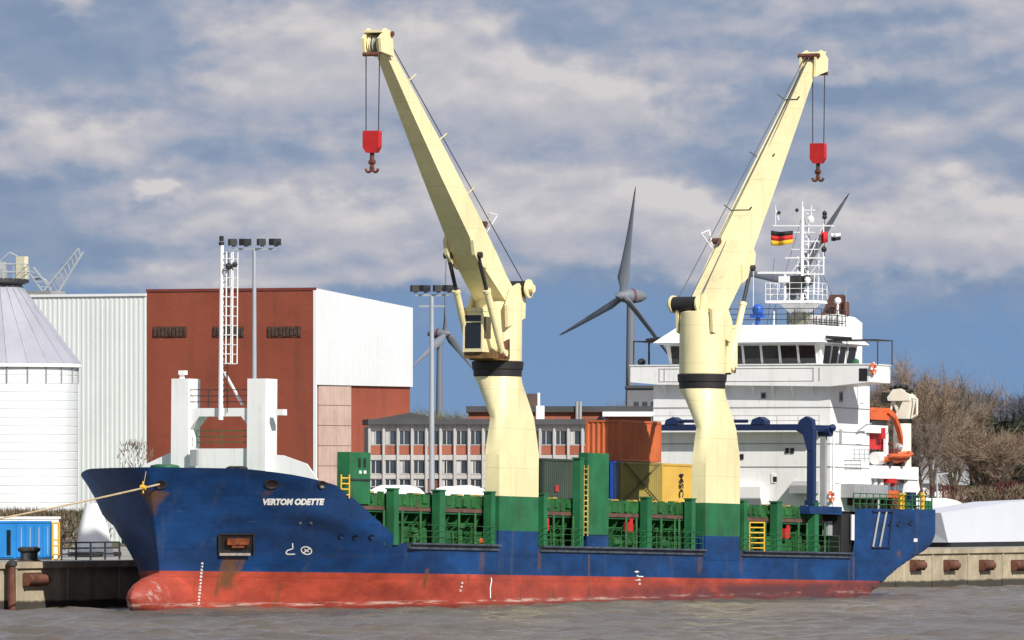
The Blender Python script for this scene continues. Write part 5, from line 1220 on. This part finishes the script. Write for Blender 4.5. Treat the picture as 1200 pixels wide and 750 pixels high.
# radar mast
RX = 87.2; Q = lambda u, w, x=RX: sx(u, w, x)
m = MB(); a = Q(937.5, 382); m.tube(a, Q(937.5, 243), .13, .10, 8); m.tube(Q(937.5, 243), Q(937.5, 236), .03, n=5); mast = m.build('radar_mast', MT['white_clean'], ship)
m = MB()
for u, w0, w1 in ((944.5, 262, 360), (962.5, 262, 322), (932, 300, 352)): m.tube(Q(u, w1, RX + .5), Q(u, w0, RX + .5), .055, n=6)
for u0, u1, w in ((903, 974, 264.3), (939, 962, 282.5), (918, 964, 302), (939, 962, 321), (940, 952, 246)): m.beam(Q(u0, w), Q(u1, w), .09, .09); 
for w in range(250, 350, 9): m.tube(Q(937.5, w), Q(944.5, w, RX + .5), .03, n=5)

for w in range(268, 350, 14): m.tube(Q(937.5, w), Q(944.5, w + 12, RX + .5), .028, n=5); m.tube(Q(932, w + 20), Q(937.5, w + 30), .025, n=5) if w > 278 else None
for u0, u1, w in ((928, 952, 272), (925, 958, 292), (930, 962, 311), (926, 962, 341)): m.beam(Q(u0, w), Q(u1, w), .06, .06)
for u in (952, 957): m.tube(Q(u, 345, RX + .6), Q(u, 283, RX + .6), .03, n=5)
m.tube(Q(962, 264), Q(946, 300), .035, n=5); m.tube(Q(962, 302), Q(946, 322), .03, n=5); m.tube(Q(938, 302), Q(926, 318), .035, n=5); m.tube(Q(910, 258), Q(906, 245), .03, n=5); m.tube(Q(906, 264), Q(906, 240), .02, n=5)
m.build('mast_yards', MT['white_clean'], mast)
m = MB(); m.box(RX - 1.4, RX + .9, Q(905, 355).y, Q(961, 355).y, Q(930, 355.5).z, Q(930, 352.5).z); m.prism([Q(912, 356), Q(958, 356), Q(946, 366), Q(922, 366)], (.25, 0, 0)); m.build('mast_platform', MT['white_clean'], mast)
c = Q(905, 352.5); c2 = Q(961, 352.5); rail('platform_railing', [(RX + .8, c2.y, c.z), (RX - 1.35, c2.y, c.z), (RX - 1.35, c.y, c.z), (RX + .8, c.y, c.z)], 1.12, MT['white_clean'], 3, .8, mast, .02)
m = MB(); m.beam(Q(886, 319.5, RX - .6), Q(935, 319.5, RX - .6), .22, .14); q_ = Q(918, 330, RX - .6); m.box(q_.x - .3, q_.x + .3, q_.y - .35, q_.y + .35, Q(918, 331).z, Q(918, 324).z); m.tube(q_, Q(918, 320, RX - .6), .1, n=8); m.tube(Q(918, 331, RX - .6), Q(918, 353, RX - .6), .12, n=8); m.build('radar_scanner', MT['white_clean'], mast)
m = MB(); q_ = Q(930, 333, RX - .3); m.box(q_.x - .4, q_.x + .4, q_.y - .45, q_.y + .45, q_.z - .55, q_.z + .55); q_ = Q(943, 327); m.ball(q_, .3, 8); q_ = Q(927, 347, RX - .8); m.ball(q_, .26, 8); m.build('mast_equipment', MT['dark'], mast)
m = MB(); 
for u0, u1 in ((921, 927), (927, 921), (941, 946), (946, 941)): m.tube(Q(u0, 366), Q(u1, 382), .06, n=6)
for u in (921, 927, 941, 946): m.tube(Q(u, 360, RX + .3), Q(u, 383, RX + .3), .07, n=6)
m.box(RX - .3, RX + .4, Q(928, 370).y, Q(940, 370).y, Q(930, 382).z, Q(930, 366).z); m.build('mast_foot', paint('mast_olive', (.22, .22, .16), .6, .3, 2), mast)
m = MB(); m.ball(Q(947, 257), .26, 8); m.tube(Q(948, 241), Q(948, 257), .03, n=5); m.build('satellite_dome', MT['white_clean'], mast, True); MB().ball(Q(944, 328, RX - .4), .22, 8).build('satellite_dome', MT['white_clean'], mast, True)
for u, w, rr in ((963.5, 250, .18), (963.5, 254, .18), (963, 292, .2), (931, 246, .13), (910, 249, .13)): MB().ball(Q(u, w), rr, 8).build('signal_ball', MT['black'], mast, True)
MB().tube(Q(963.5, 246), Q(963.5, 300), .025, n=5).build('signal_halyard', MT['steelrope'], mast)
m = MB()
for a, b in ((Q(938, 250), sx(975, 380, 88.2)), (Q(938, 250), Q(900, 381)), (Q(962, 322), sx(985, 372, 89)), (Q(905, 302), Q(897, 381))): m.tube(a, b, .016, n=4)
m.build('mast_stay', MT['steelrope'], mast)
# flags flying from the mast
def flag(u0, u1, w0, w1, x, cols_, label, horiz=True):
    a = on_x(u0, w0, x); b = on_x(u1, w1, x); r = empty('flag', a); tag(r, label, 'flag')
    Wd = (b.y - a.y); Hh = a.z - b.z; n = 14; k = len(cols_)
    for c_i, (nm, mt) in enumerate(cols_):
        m = MB(); vs = []
        for i in range(n + 1):
            t_ = i / n; wv = .10 * math.sin(t_ * 7.0) * t_ ; dr = -.10 * math.sin(t_ * 3.0) * Hh
            for e in (c_i / k, (c_i + 1) / k): vs.append((wv * 3 + .1 * t_, Wd * t_, -Hh * e * (1 - .12 * t_) + dr))
        m.add(vs, [(2 * i, 2 * i + 1, 2 * i + 3, 2 * i + 2) for i in range(n)]); o = m.build(nm, mt, r, True)
        so_ = o.modifiers.new('thickness', 'SOLIDIFY'); so_.thickness = .012
fb, fr_, fg = paint('flag_black', (.012, .012, .014), .8), paint('flag_red', (.55, .02, .02), .8), paint('flag_gold', (.75, .42, .02), .8)
flag(903.5, 927, 270, 287, RX - .2, (('black_stripe', fb), ('red_stripe', fr_), ('gold_stripe', fg)), 'black, red and gold striped flag flying from the ship\'s radar mast')
flag(974, 983, 273, 282, RX + .3, (('white_field', MT['white_clean']), ('black_field', fb)), 'small white and black signal flag at the right of the radar mast')
flag(962, 968, 271, 285, RX + .2, (('red_cloth', fr_),), 'small plain red flag hanging right of the radar mast')

# front of the deckhouse
m = MB(); fbox(m, 890, 459.5, 896, 467, XF - .06, .055); d_ = m.build('house_window', MT['grey'], house); m = MB(); fbox(m, 891, 461, 895, 466, XF - .075, .014); m.build('window_pane', MT['glass'], d_)
for u in (905.5, 911): m = MB(); fbox(m, u - 2.6, 555, u + 2.6, 566, XF - .05, .045) if u < 908 else None; (m.build('house_door', MT['white_clean'], house) if u < 908 else None)
for u, w in ((907, 561.5), (939, 570), (868, 535), (921, 528), (927, 528)): m = MB(); fbox(m, u - 2, w - 3, u + 2, w + 3, XF - .07, .065); m.build('house_window', MT['glass'], house)
zz = sx(850, 505, XF).z
m = MB(); m.box(XF - .85, XF, -5.9, 6.2, zz - .09, zz - .03); gal = m.build('house_gallery', MT['white'], ship); rail('railing', [(XF - .82, 6.1, zz - .03), (XF - .82, -5.8, zz - .03)], 1.0, MT['grey'], 3, 1.5, gal, .022)
m = MB(); m.hexa([*[(XF - .5, y, sx(800, 545, XF).z) for y in (6.3, 6.3, -1.0, -1.0)]][:4] if False else [(XF - .6, -1.6, 6.7), (XF, -1.6, 6.7), (XF, 1.2, 6.7), (XF - .6, 1.2, 6.7)], [(XF - .6, -1.6, 7.9), (XF, -1.6, 7.9), (XF, 1.2, 7.9), (XF - .6, 1.2, 7.9)]); m.build('front_locker', MT['white'], ship)
p = sx(944, 571, XF); m = MB(); m.hexa([(XF - .7, p.y - .9, p.z - .4), (XF, p.y - .9, p.z - .4), (XF, p.y + .9, p.z - .4), (XF - .7, p.y + .9, p.z - .4)], [(XF - .7, p.y - .9, p.z + .1), (XF, p.y - .9, p.z + .4), (XF, p.y + .9, p.z + .4), (XF - .7, p.y + .9, p.z + .1)]); m.build('front_locker', MT['grey'], ship)
# port side of the deckhouse
def side_item(u0, w0, u1, w1, nm, mt, d=.06, y=PY):
    m = MB(); a = sy(u0, w1, y - d); b = sy(u1, w0, y - d); m.box(a.x, b.x, y - d, y - .003, a.z, b.z); return m.build(nm, mt, house)
d_ = side_item(983, 459, 986.5, 471, 'side_window', MT['grey']); side_item(983.6, 461, 985.9, 469, 'window_pane', MT['glass'], .075)
d_ = side_item(1007, 457, 1011, 472, 'side_door', MT['white_clean']); side_item(983, 503, 985.5, 519, 'side_window', MT['grey']); side_item(993.5, 567, 998.5, 592, 'side_door', MT['brownpipe'], .08); side_item(979, 556, 983, 566, 'notice_board', MT['white_clean']); side_item(1003, 503, 1009, 520, 'side_door', MT['white_clean'])
m = MB(); 
for u in (1000, 1006, 1012, 1017): a, b = sy(u, 541, PY - .8), sy(u, 527, PY - .8); m.tube(a, b, .028, n=5)
for w in (527, 532, 537): m.tube(sy(998, w, PY - .8), sy(1018, w, PY - .8), .025, n=5)
m.build('side_railing', MT['galv'], house)
m = MB(); a = sy(1004, 505, PY - .2); m.path([a, a + Vector((.4, -.4, .4)), a + Vector((1.2, -.4, .5))], .06, 6); m.build('side_davit', MT['grey'], house)
m = MB(); m.tube(sy(976, 497, PY - .1), sy(976, 592, PY - .1), .05, n=6); m.build('vent_pipe', MT['white_clean'], house)

# lifebuoys hang from the ship
def buoy(u, w, y, label, ax=(0, 1, 0), rad=.38):
    p = on_y(u, w, y); r = empty('lifebuoy', p); tag(r, label, 'lifebuoy', 'lifebuoys on the ship'); a = Vector(ax); e1 = a.orthogonal().normalized(); e2 = a.cross(e1)
    for nm, k0, k1, mt in (('buoy_ring', 0, 24, MT['orange']),):
        rings = []
        for k in range(24): t_ = 2 * math.pi * k / 24; o = e1 * math.cos(t_) + e2 * math.sin(t_); rings.append([o * (rad - .11 + .11 * math.cos(q_)) + a * .09 * math.sin(q_) for q_ in [2 * math.pi * j / 8 for j in range(8)]])
        MB().loft(rings + [rings[0]], cap=False).build(nm, mt, r, True)
    for k in range(4):
        t_ = math.pi / 4 + k * math.pi / 2; rings = []
        for g in (-.16, 0, .16): o = e1 * math.cos(t_ + g) + e2 * math.sin(t_ + g); rings.append([o * (rad - .11 + .118 * math.cos(q_)) + a * .097 * math.sin(q_) for q_ in [2 * math.pi * j / 8 for j in range(8)]])
        MB().loft(rings).build('reflective_band', MT['white_clean'], r, True)
buoy(1023.5, 432, yR - .18, 'orange lifebuoy on the port end of the bridge wing', (0, 1, 0), .42)
buoy(974.5, 582, PY - .14, 'orange and white lifebuoy on the white deckhouse side near the poop', (0, 1, 0), .40)

# ---------------------------------------------------------------- blue hatch-cover gantry
GX = 76.5; gy = -7.55
g = empty('gantry_frame', (0, 0, 0)); g.parent = ship
def gb(nm, mb, mt=None): return mb.build(nm, mt or MT['navy'], g)
m = MB(); zg0, zg1 = sx(850, 504.5, GX).z, sx(850, 497.3, GX).z
m.box(GX - .3, GX + .3, -7.2, 7.2, zg0, zg1); gb('gantry_beam', m); m = MB(); m.box(GX + 1.6, GX + 2.1, -7.2, 7.2, zg0 + .05, zg1 - .05); gb('gantry_beam', m)
for yy in (-1, 1):
    y = gy if yy < 0 else 7.55
    m = MB(); m.prism([(GX - .28, y - yy * 1.0, zg0), (GX - .28, y - yy * .75, zg1 + .25), (GX - .28, y - yy * .3, zg1 + .5), (GX - .28, y + yy * .1, zg1 + .3), (GX - .28, y + yy * .22, zg0), (GX - .28, y + yy * .2, zg0 - 1.3), (GX - .28, y - yy * .2, zg0 - 1.3), (GX - .28, y - yy * .5, zg0 - .3)], (.56, 0, 0)); gb('gantry_corner', m)
    m = MB(); m.box(GX - .24, GX + .24, y - .22, y + .22, 6.95, zg0 - 1.3); m.box(GX - .45, GX + .45, y - .28, y + .28, 6.62, 6.949); gb('gantry_leg', m)
    m = MB(); m.box(GX + 1.7, GX + 2.0, y - .18, y + .18, 6.62, zg0 - .2); gb('gantry_leg', m, MT['grey'] if yy < 0 else MT['navy'])
    m = MB(); m.box(GX + .3, GX + 2.2, y - .2, y + .2, zg0 - .05, zg0 + .35); gb('gantry_tie', m)
for u, sgn in ((789, 1), (890, 1)):
    c = sx(u, 494, GX); m = MB(); m.prism([(GX - .35, c.y + .55, zg1), (GX - .35, c.y + .45, zg1 + .3), (GX - .35, c.y - .05, zg1 + .48), (GX - .35, c.y - .42, zg1 + .25), (GX - .35, c.y - .42, zg1)], (.9, 0, 0)); gb('gantry_trolley', m)
m = MB(); m.tube(sx(795, 493.5, GX - .1), sx(875, 493.5, GX - .1), .11, n=8); gb('drive_shaft', m)
c = sx(966, 505, GX + 1.9); m = MB(); m.tube(c - Vector((0, .4, 0)), c + Vector((0, .4, 0)), .38, n=12); m.ball(c + Vector((0, -.5, .2)), .26, 8); gb('gantry_motor', m)

# ---------------------------------------------------------------- poop: boat deck, crane, boats
SY = -6.6
a, b = sy(1017, 560, SY), sy(1075.5, 547.5, SY)
m = MB().box(88.65, b.x, SY, 6.6, a.z, b.z); bd = m.build('boat_deck', MT['white_clean'], ship)
m = MB(); pts = [sy(u, w, SY + .1) for u, w in ((1064, 560.5), (1075, 560.5), (1077.5, 574), (1072, 583), (1076, 597), (1060, 597), (1061, 583))]; m.prism(pts, (0, .3, 0)); m.build('stern_bulkhead', MT['white'], ship)
for u in (1019, 1026, 1033): pbox(MB(), u - 1.5, 560.5, u + 1.5, 597, SY + .3, .3).build('boat_deck_post', MT['white'], ship)
m = MB(); pbox(m, 1000.5, 568.5, 1040, 583, SY - .6, 1.6); w_ = m.build('stern_winch_housing', MT['grey'], ship); m = MB()
for u in (1005, 1012, 1019, 1026, 1033): pbox(MB(), u - .5, 569.5, u + .5, 582, SY - .64, .035).build('housing_rib', MT['galv'], w_)
for u in (1006, 1013, 1020, 1027, 1036): pbox(MB(), u - 1.0, 583.2, u + 1.0, 598, SY - .3, .25).build('housing_leg', MT['dark'], w_)
m = MB(); pbox(m, 1040.5, 575, 1052, 583, SY - .2, .6); m.build('stern_locker', MT['orange'], ship)
m = MB(); pbox(m, 1041, 561, 1050, 566, SY, .6); pp_ = sy(1046, 570, SY); m.tube(sy(1045.5, 566, SY + .3), sy(1045.5, 570, SY + .3), .15, n=8); m.build('deck_lamp_housing', MT['red'], ship)
m = MB(); pbox(m, 1041, 583.2, 1050, 597, SY + .4, .6); m.build('mooring_bitt', MT['rust'], ship)
for u in (1054, 1058.5, 1080): m = MB(); m.tube(sy(u, 600, -7.2), sy(u, 578 if u < 1060 else 577, -7.2), .16, n=8); m.build('stern_post', MT['yellow'], ship)
m = MB(); pbox(m, 1066, 577, 1073, 596, -6.9, .4); m.build('stern_locker', MT['navy'], ship)
rail('railing', [(83.0, -7.6, 6.5), (96.3, -7.3, 6.5)], 1.0, MT['deck_green'], 3, 1.1, None, .035); rail('railing', [(96.4, -7.3, 6.5), (96.4, 7.3, 6.5)], 1.0, MT['deck_green'], 3, 1.3, None, .03)
for u in (1064, 1085, 1090): pbox(MB(), u - 2, 588, u + 2, 597, -7.3, .3).build('stern_roller', MT['green'], ship)
# aft crane
CXs, CYs = 95.0, -5.75; zc0 = b.z
S_ = lambda u, w: sy(u, w, CYs)
m = MB().lathe([(.60, zc0), (.58, S_(1057, 496).z)], (CXs, CYs, 0), 20); ac = m.build('stores_crane', MT['cream'] if False else paint('warm_white', (.78, .74, .62), .5, .06, .4, .1, .15), ship, True); wm = ac.data.materials[0]
m = MB().lathe([(.61, S_(1057, 496).z), (.64, S_(1057, 495).z), (.64, S_(1057, 491.5).z), (.6, S_(1057, 491).z)], (CXs, CYs, 0), 20); m.build('slew_ring', MT['black'], ac, True)
zA, zB, zC = S_(1057, 490.8).z, S_(1057, 470).z, S_(1057, 463).z
k = .056; YV = lambda u: CYs - (u - 1057) * k * .999
m = MB(); poly = [(1046, 490), (1066, 490), (1069, 474), (1071, 466), (1058, 455), (1047, 457), (1041, 464), (1043, 470), (1060, 472), (1058, 476), (1052, 486), (1045, 481)]
m.prism([(CXs - .45, YV(u), S_(1057, w).z) for u, w in [(1048, 490.8), (1066, 490.8), (1070, 470), (1061, 470), (1056, 480), (1051, 486)]], (.9, 0, 0))
m.prism([(CXs - .5, YV(u), S_(1057, w).z) for u, w in [(1041, 466), (1048, 456.5), (1058, 455.5), (1070, 464), (1070, 469.8), (1042, 469.8)]], (1.0, 0, 0))
m.prism([(CXs - .3, YV(u), S_(1057, w).z) for u, w in [(1046, 469.8), (1049, 469.8), (1056, 484), (1053, 486)]], (.6, 0, 0))
m.build('crane_head', wm, ac)
m = MB(); pts = [(CXs - .2, YV(u), S_(1057, w).z) for u, w in ((1046, 471), (1043, 482), (1048, 489), (1054, 488))]; m.path(pts, .08, 7); m.build('crane_hoop', wm, ac); m = MB(); pts = [(CXs - .2, YV(u), S_(1057, w).z) for u, w in ((1071, 466), (1077, 468), (1077, 486), (1070, 490))]; m.path(pts, .08, 7); m.build('crane_hoop', wm, ac)
m = MB(); 
for u, w in ((1045, 455), (1052, 452.5), (1060, 453.5), (1066, 458)): m.ball((CXs, YV(u), S_(1057, w).z), .26, 8, (1.6, .9, .7))
m.box(CXs - .6, CXs + .2, YV(1040), YV(1034.5), S_(1057, 472).z, S_(1057, 460).z); m.build('hydraulic_unit', MT['black'], ac, True)
# rescue boat davit (orange) and boat
DY = -5.9; E_ = lambda u, w, y=DY: sy(u, w, y)
m = MB(); a, b2_ = E_(1019, 484), E_(1041, 471); m.box(a.x, b2_.x, DY, DY + .9, E_(1030, 492).z, E_(1030, 482).z); m.prism([E_(1020, 482), E_(1026, 477.5), E_(1040, 478.5), E_(1040, 482)], (0, .8, 0)); dv = m.build('boat_davit', MT['orange'], ship)
m = MB(); pts = [(1038, 481), (1046, 488), (1051, 500), (1054, 512), (1056, 522)]
for (u0, w0), (u1, w1) in zip(pts, pts[1:]): m.beam(E_(u0, w0), E_(u1, w1), .28, .34 - .03 * pts.index((u0, w0)))
m.build('davit_arm', MT['orange'], dv)
m = MB(); pbox(m, 1020, 492.2, 1038, 506.5, DY + .1, .8); m.build('davit_pedestal', MT['dark'], dv)
m = MB(); m.tube(E_(1054, 521), E_(1054.5, 528), .05, n=5); m.ball(E_(1053.5, 524), .22, 8); m.build('davit_hook', MT['galv'], dv)
m = MB(); pbox(m, 1017.5, 499, 1039.5, 507, SY + .15, .5); pbox(m, 1037.5, 507, 1040, 547, SY + .15, .2); m.build('boat_platform', MT['white_clean'], ship)
m = MB(); pbox(m, 1018, 508.5, 1034.5, 526, SY + .6, .7); m.build('fire_locker', MT['red'], ship)
m = MB(); pbox(m, 1032, 501.5, 1036.5, 514, SY + .1, .2); m.build('fire_box', MT['red'], ship)
m = MB(); a = sy(1024, 537, SY + .4); b2_ = sy(1032, 537, SY + .4); m.tube(a, b2_, .42, n=14); m.build('white_tank', MT['white'], ship, True)
m = MB(); a = sy(1037, 546.5, SY + .3); m.tube(a, Vector((a.x, a.y, sy(1037, 533, SY + .3).z)), .3, n=12); m.build('blue_drum', MT['navy'], ship, True)
p0, p1 = on_y(1031, 546, SY + .3), on_y(1065, 530, SY + .3); r = empty('rescue_boat', (p0.x, p0.y, p0.z), (0, TRIM, 0)); tag(r, 'small orange rescue boat with raised bow lying under the davit', 'rescue boat')
Lb = p1.x - p0.x; rings = []
for t_, wd, zk, zg in ((0, .62, .18, .62), (.3, .78, .12, .60), (.6, .76, .14, .66), (.82, .52, .30, .78), (.95, .2, .55, .86), (1.0, .04, .80, .90)):
    rings.append([(Lb * t_, -wd, zg), (Lb * t_, -wd * .8, zk + (zg - zk) * .4), (Lb * t_, 0, zk), (Lb * t_, wd * .8, zk + (zg - zk) * .4), (Lb * t_, wd, zg)])
MB().loft(rings).build('boat_hull', MT['orange'], r, True)
m = MB(); m.path([(Lb * .02, -.7, .68), (Lb * .3, -.82, .66), (Lb * .6, -.8, .72), (Lb * .85, -.5, .84), (Lb, 0, .97)], .13, 8); m.path([(Lb * .02, .7, .68), (Lb * .3, .82, .66), (Lb * .6, .8, .72), (Lb * .85, .5, .84), (Lb, 0, .97)], .13, 8); m.build('buoyancy_tube', MT['orange'], r, True)
m = MB(); m.path([(Lb * .2, -.6, .7), (Lb * .2, -.5, 1.5), (Lb * .2, .5, 1.5), (Lb * .2, .6, .7)], .05, 6); m.box(Lb * .35, Lb * .5, -.25, .25, .6, 1.15); m.build('boat_console', MT['redbrown'], r)
m = MB(); m.box(Lb * .15, Lb * .22, -.5, .5, .02, .30); m.box(Lb * .55, Lb * .62, -.5, .5, .02, .30); m.build('boat_cradle', MT['dark'], r)

# ---------------------------------------------------------------- containers on the hatch covers
def container(x0, yp, z0, L, wall, label, marks=None, door=None, H=2.59):
    r = empty('shipping_container', (x0, yp, z0 - TRIM * (x0 - 33)), (0, TRIM, 0)); tag(r, label, 'container', 'containers stacked on the hatch covers'); W = 2.44
    def corr(p0, p1, z0_, z1_, dep, nrm, pitch=.28):
        m = MB(); p0, p1 = Vector(p0), Vector(p1); Ln = (p1 - p0).length; d = (p1 - p0) / Ln; n = max(2, int(Ln / pitch)); pit = Ln / n; pts = []
        for i in range(n):
            for f, o in ((0, 0), (.25, 0), (.5, 1), (.75, 1)): pts.append(p0 + d * (i + f) * pit - Vector(nrm) * dep * o)
        pts.append(p1); m.add([(p.x, p.y, z0_) for p in pts] + [(p.x, p.y, z1_) for p in pts], [(i, i + 1, len(pts) + i + 1, len(pts) + i) for i in range(len(pts) - 1)]); return m
    t = .14
    fr = MB()
    for x in (0, L - t):
        for y in (0, W - t): fr.box(x, x + t, y, y + t, 0, H)
    for y in (0, W - t):
        for z in (0, H - t): fr.box(t, L - t, y, y + t, z, z + t)
    for x in (0, L - t):
        for z in (0, H - t): fr.box(x, x + t, t, W - t, z, z + t)
    fr.build('container_frame', wall, r)
    corr((t, .02, 0), (L - t, .02, 0), t, H - t, .05, (0, -1, 0)).build('side_wall', wall, r); corr((t, W - .02, 0), (L - t, W - .02, 0), t, H - t, .05, (0, 1, 0)).build('side_wall', wall, r)
    corr((.02, t, 0), (.02, W - t, 0), t, H - t, .06, (-1, 0, 0), .33).build('end_wall', wall, r)
    MB().box(t, L - t, t, W - t, H - .06, H - .03).build('container_roof', wall, r)
    for k in (0, 1):
        y0 = t + k * (W - 2 * t) / 2; dd = MB().box(L - .08, L - .02, y0 + .01, y0 + (W - 2 * t) / 2 - .01, t, H - t).build('container_door', wall, r)
        m = MB(); 
        for f in (.3, .7): m.tube((L + .02, y0 + f * 1.08, t), (L + .02, y0 + f * 1.08, H - t), .025, n=6)
        m.build('lock_bar', MT['galv'], dd)
    return r
HZ = 6.64; YP = .5
xa = sy(727, 560, YP).x
def letters(r, body, x, z, size, mat, vertical=True, bold=.03):
    v, f = text_mesh(body, bold); m = MB(); m.add([((x + b * size), -.03, z - a * size) if vertical else (x + a * size, -.03, z + b * size) for a, b in v], f); m.build('lettering', mat, r)
c1 = container(xa, YP, HZ, 6.06, paint('container_ochre_shaded', (.27, .20, .045), .6, .15, .5, .2, .2), 'ochre container with crossed lashing rods, crane shadow put into its colour, below the orange one')  # crane shadow on this ochre container is painted in as a darker colour
m = MB(); 
for p, q_ in (((.5, -.06, .1), (5.5, -.06, 2.5)), ((.5, -.1, 2.5), (5.5, -.1, .1))): m.tube(p, q_, .05, n=6)
m.build('lashing_rod', paint('dull_rod', (.12, .09, .04), .7, .2, 2), c1)
c2 = container(xa + 6.16, YP, HZ, 6.06, MT['c_ochre'], 'ochre yellow container lettered in black, partly hidden by the aft crane')
letters(c2, 'MSC', sy(796, 560, YP).x - xa - 6.16, 2.0, .80, MT['black'])
c3 = container(xa, YP, HZ + 2.62, 6.06, MT['c_orange'], 'orange corrugated container on top of the stack between the cranes')
xg = sy(686, 560, YP).x
c4 = container(xg - 6.06, YP, HZ, 6.06, MT['c_green'], 'dark green container standing right behind the forward crane')
letters(c4, 'CAI', sy(680, 560, YP).x - xg + 6.06 - .3, 2.35, .55, MARK, True, .0)
m = MB(); x = sy(652, 560, YP).x - xg + 6.06; m.box(x - .22, x + .22, -.035, -.02, .55, .95); m.build('red_mark', MT['red'], c4)
def flat_box():
    r = empty('steel_box', (xa - .9, YP + .02, HZ - TRIM * (xa - 33)), (0, TRIM, 0)); tag(r, 'narrow blue corrugated steel box wedged in front of the shade-darkened ochre container', 'steel box')
    m = MB().box(0, .8, 0, 2.44, .1, 2.5); m.build('box_wall', MT['navy'], r); m = MB(); y = .05
    while y < 2.3: m.box(-.06, -.002, y, y + .2, .12, 2.48); y += .36
    m.build('box_rib', MT['c_blue'], r); m = MB(); m.box(-.05, .82, -.03, 2.47, 0, .099); m.box(-.05, .82, -.03, 2.47, 2.501, 2.6); m.build('box_frame', MT['c_blue'], r)
    m = MB(); m.tube((-.12, 0.3, .2), (-.12, 2.2, 1.3), .04, n=6); m.build('lashing_rod', MT['galv'], r)
flat_box()

# ---------------------------------------------------------------- mooring lines
def line(p, q_, sag, r, label, name='mooring_rope'):
    p, q_ = Vector(p), Vector(q_); n = 24; pts = [p.lerp(q_, i / n) - Vector((0, 0, sag * 4 * (i / n) * (1 - i / n))) for i in range(n + 1)]; o = MB(); o.path([a - p for a in pts], r, 6); ob = o.build(name, MT['rope'], None, True); ob.location = p; tag(ob, label, 'rope'); return ob
bx, bz = hull_at(187, 567.5); bp = on_hull(bx, bz, .05); bpw = Vector((bp.x, bp.y, bp.z - TRIM * (bp.x - 33)))
def loc_w(x, z): return z - TRIM * (x - 33)
line(bpw, (-18, 12.2, QZ + .6), .25, .055, 'tan bow mooring rope running from the fairlead to the quay at the left')

p_ = bpw.lerp(Vector((-18, 12.2, QZ + .6)), .045); q_ = Vector((1.7, .25, loc_w(1.7, 7.72)))
line(p_, q_, 0, .018, 'thin line from the bow bulwark down to the mooring rope', 'messenger_line')
r = empty('chafe_guard', p_); tag(r, 'yellow chafe guard tied around the bow mooring rope', 'rope guard')
m = MB(); m.tube((-.02, .16, .03), (.02, -.16, -.03), .13, n=8); m.build('guard_sleeve', MT['yellow'], r, True); m = MB(); m.tube((0, 0, -.34), (.03, .03, .34), .05, n=6); m.build('tie_cord', MT['yellow'], r)
shrub(158, 521, 50, 4.2, MT['twig'], 'bare twiggy bush showing above the bow bulwark, by the shed corner', 11, 260)
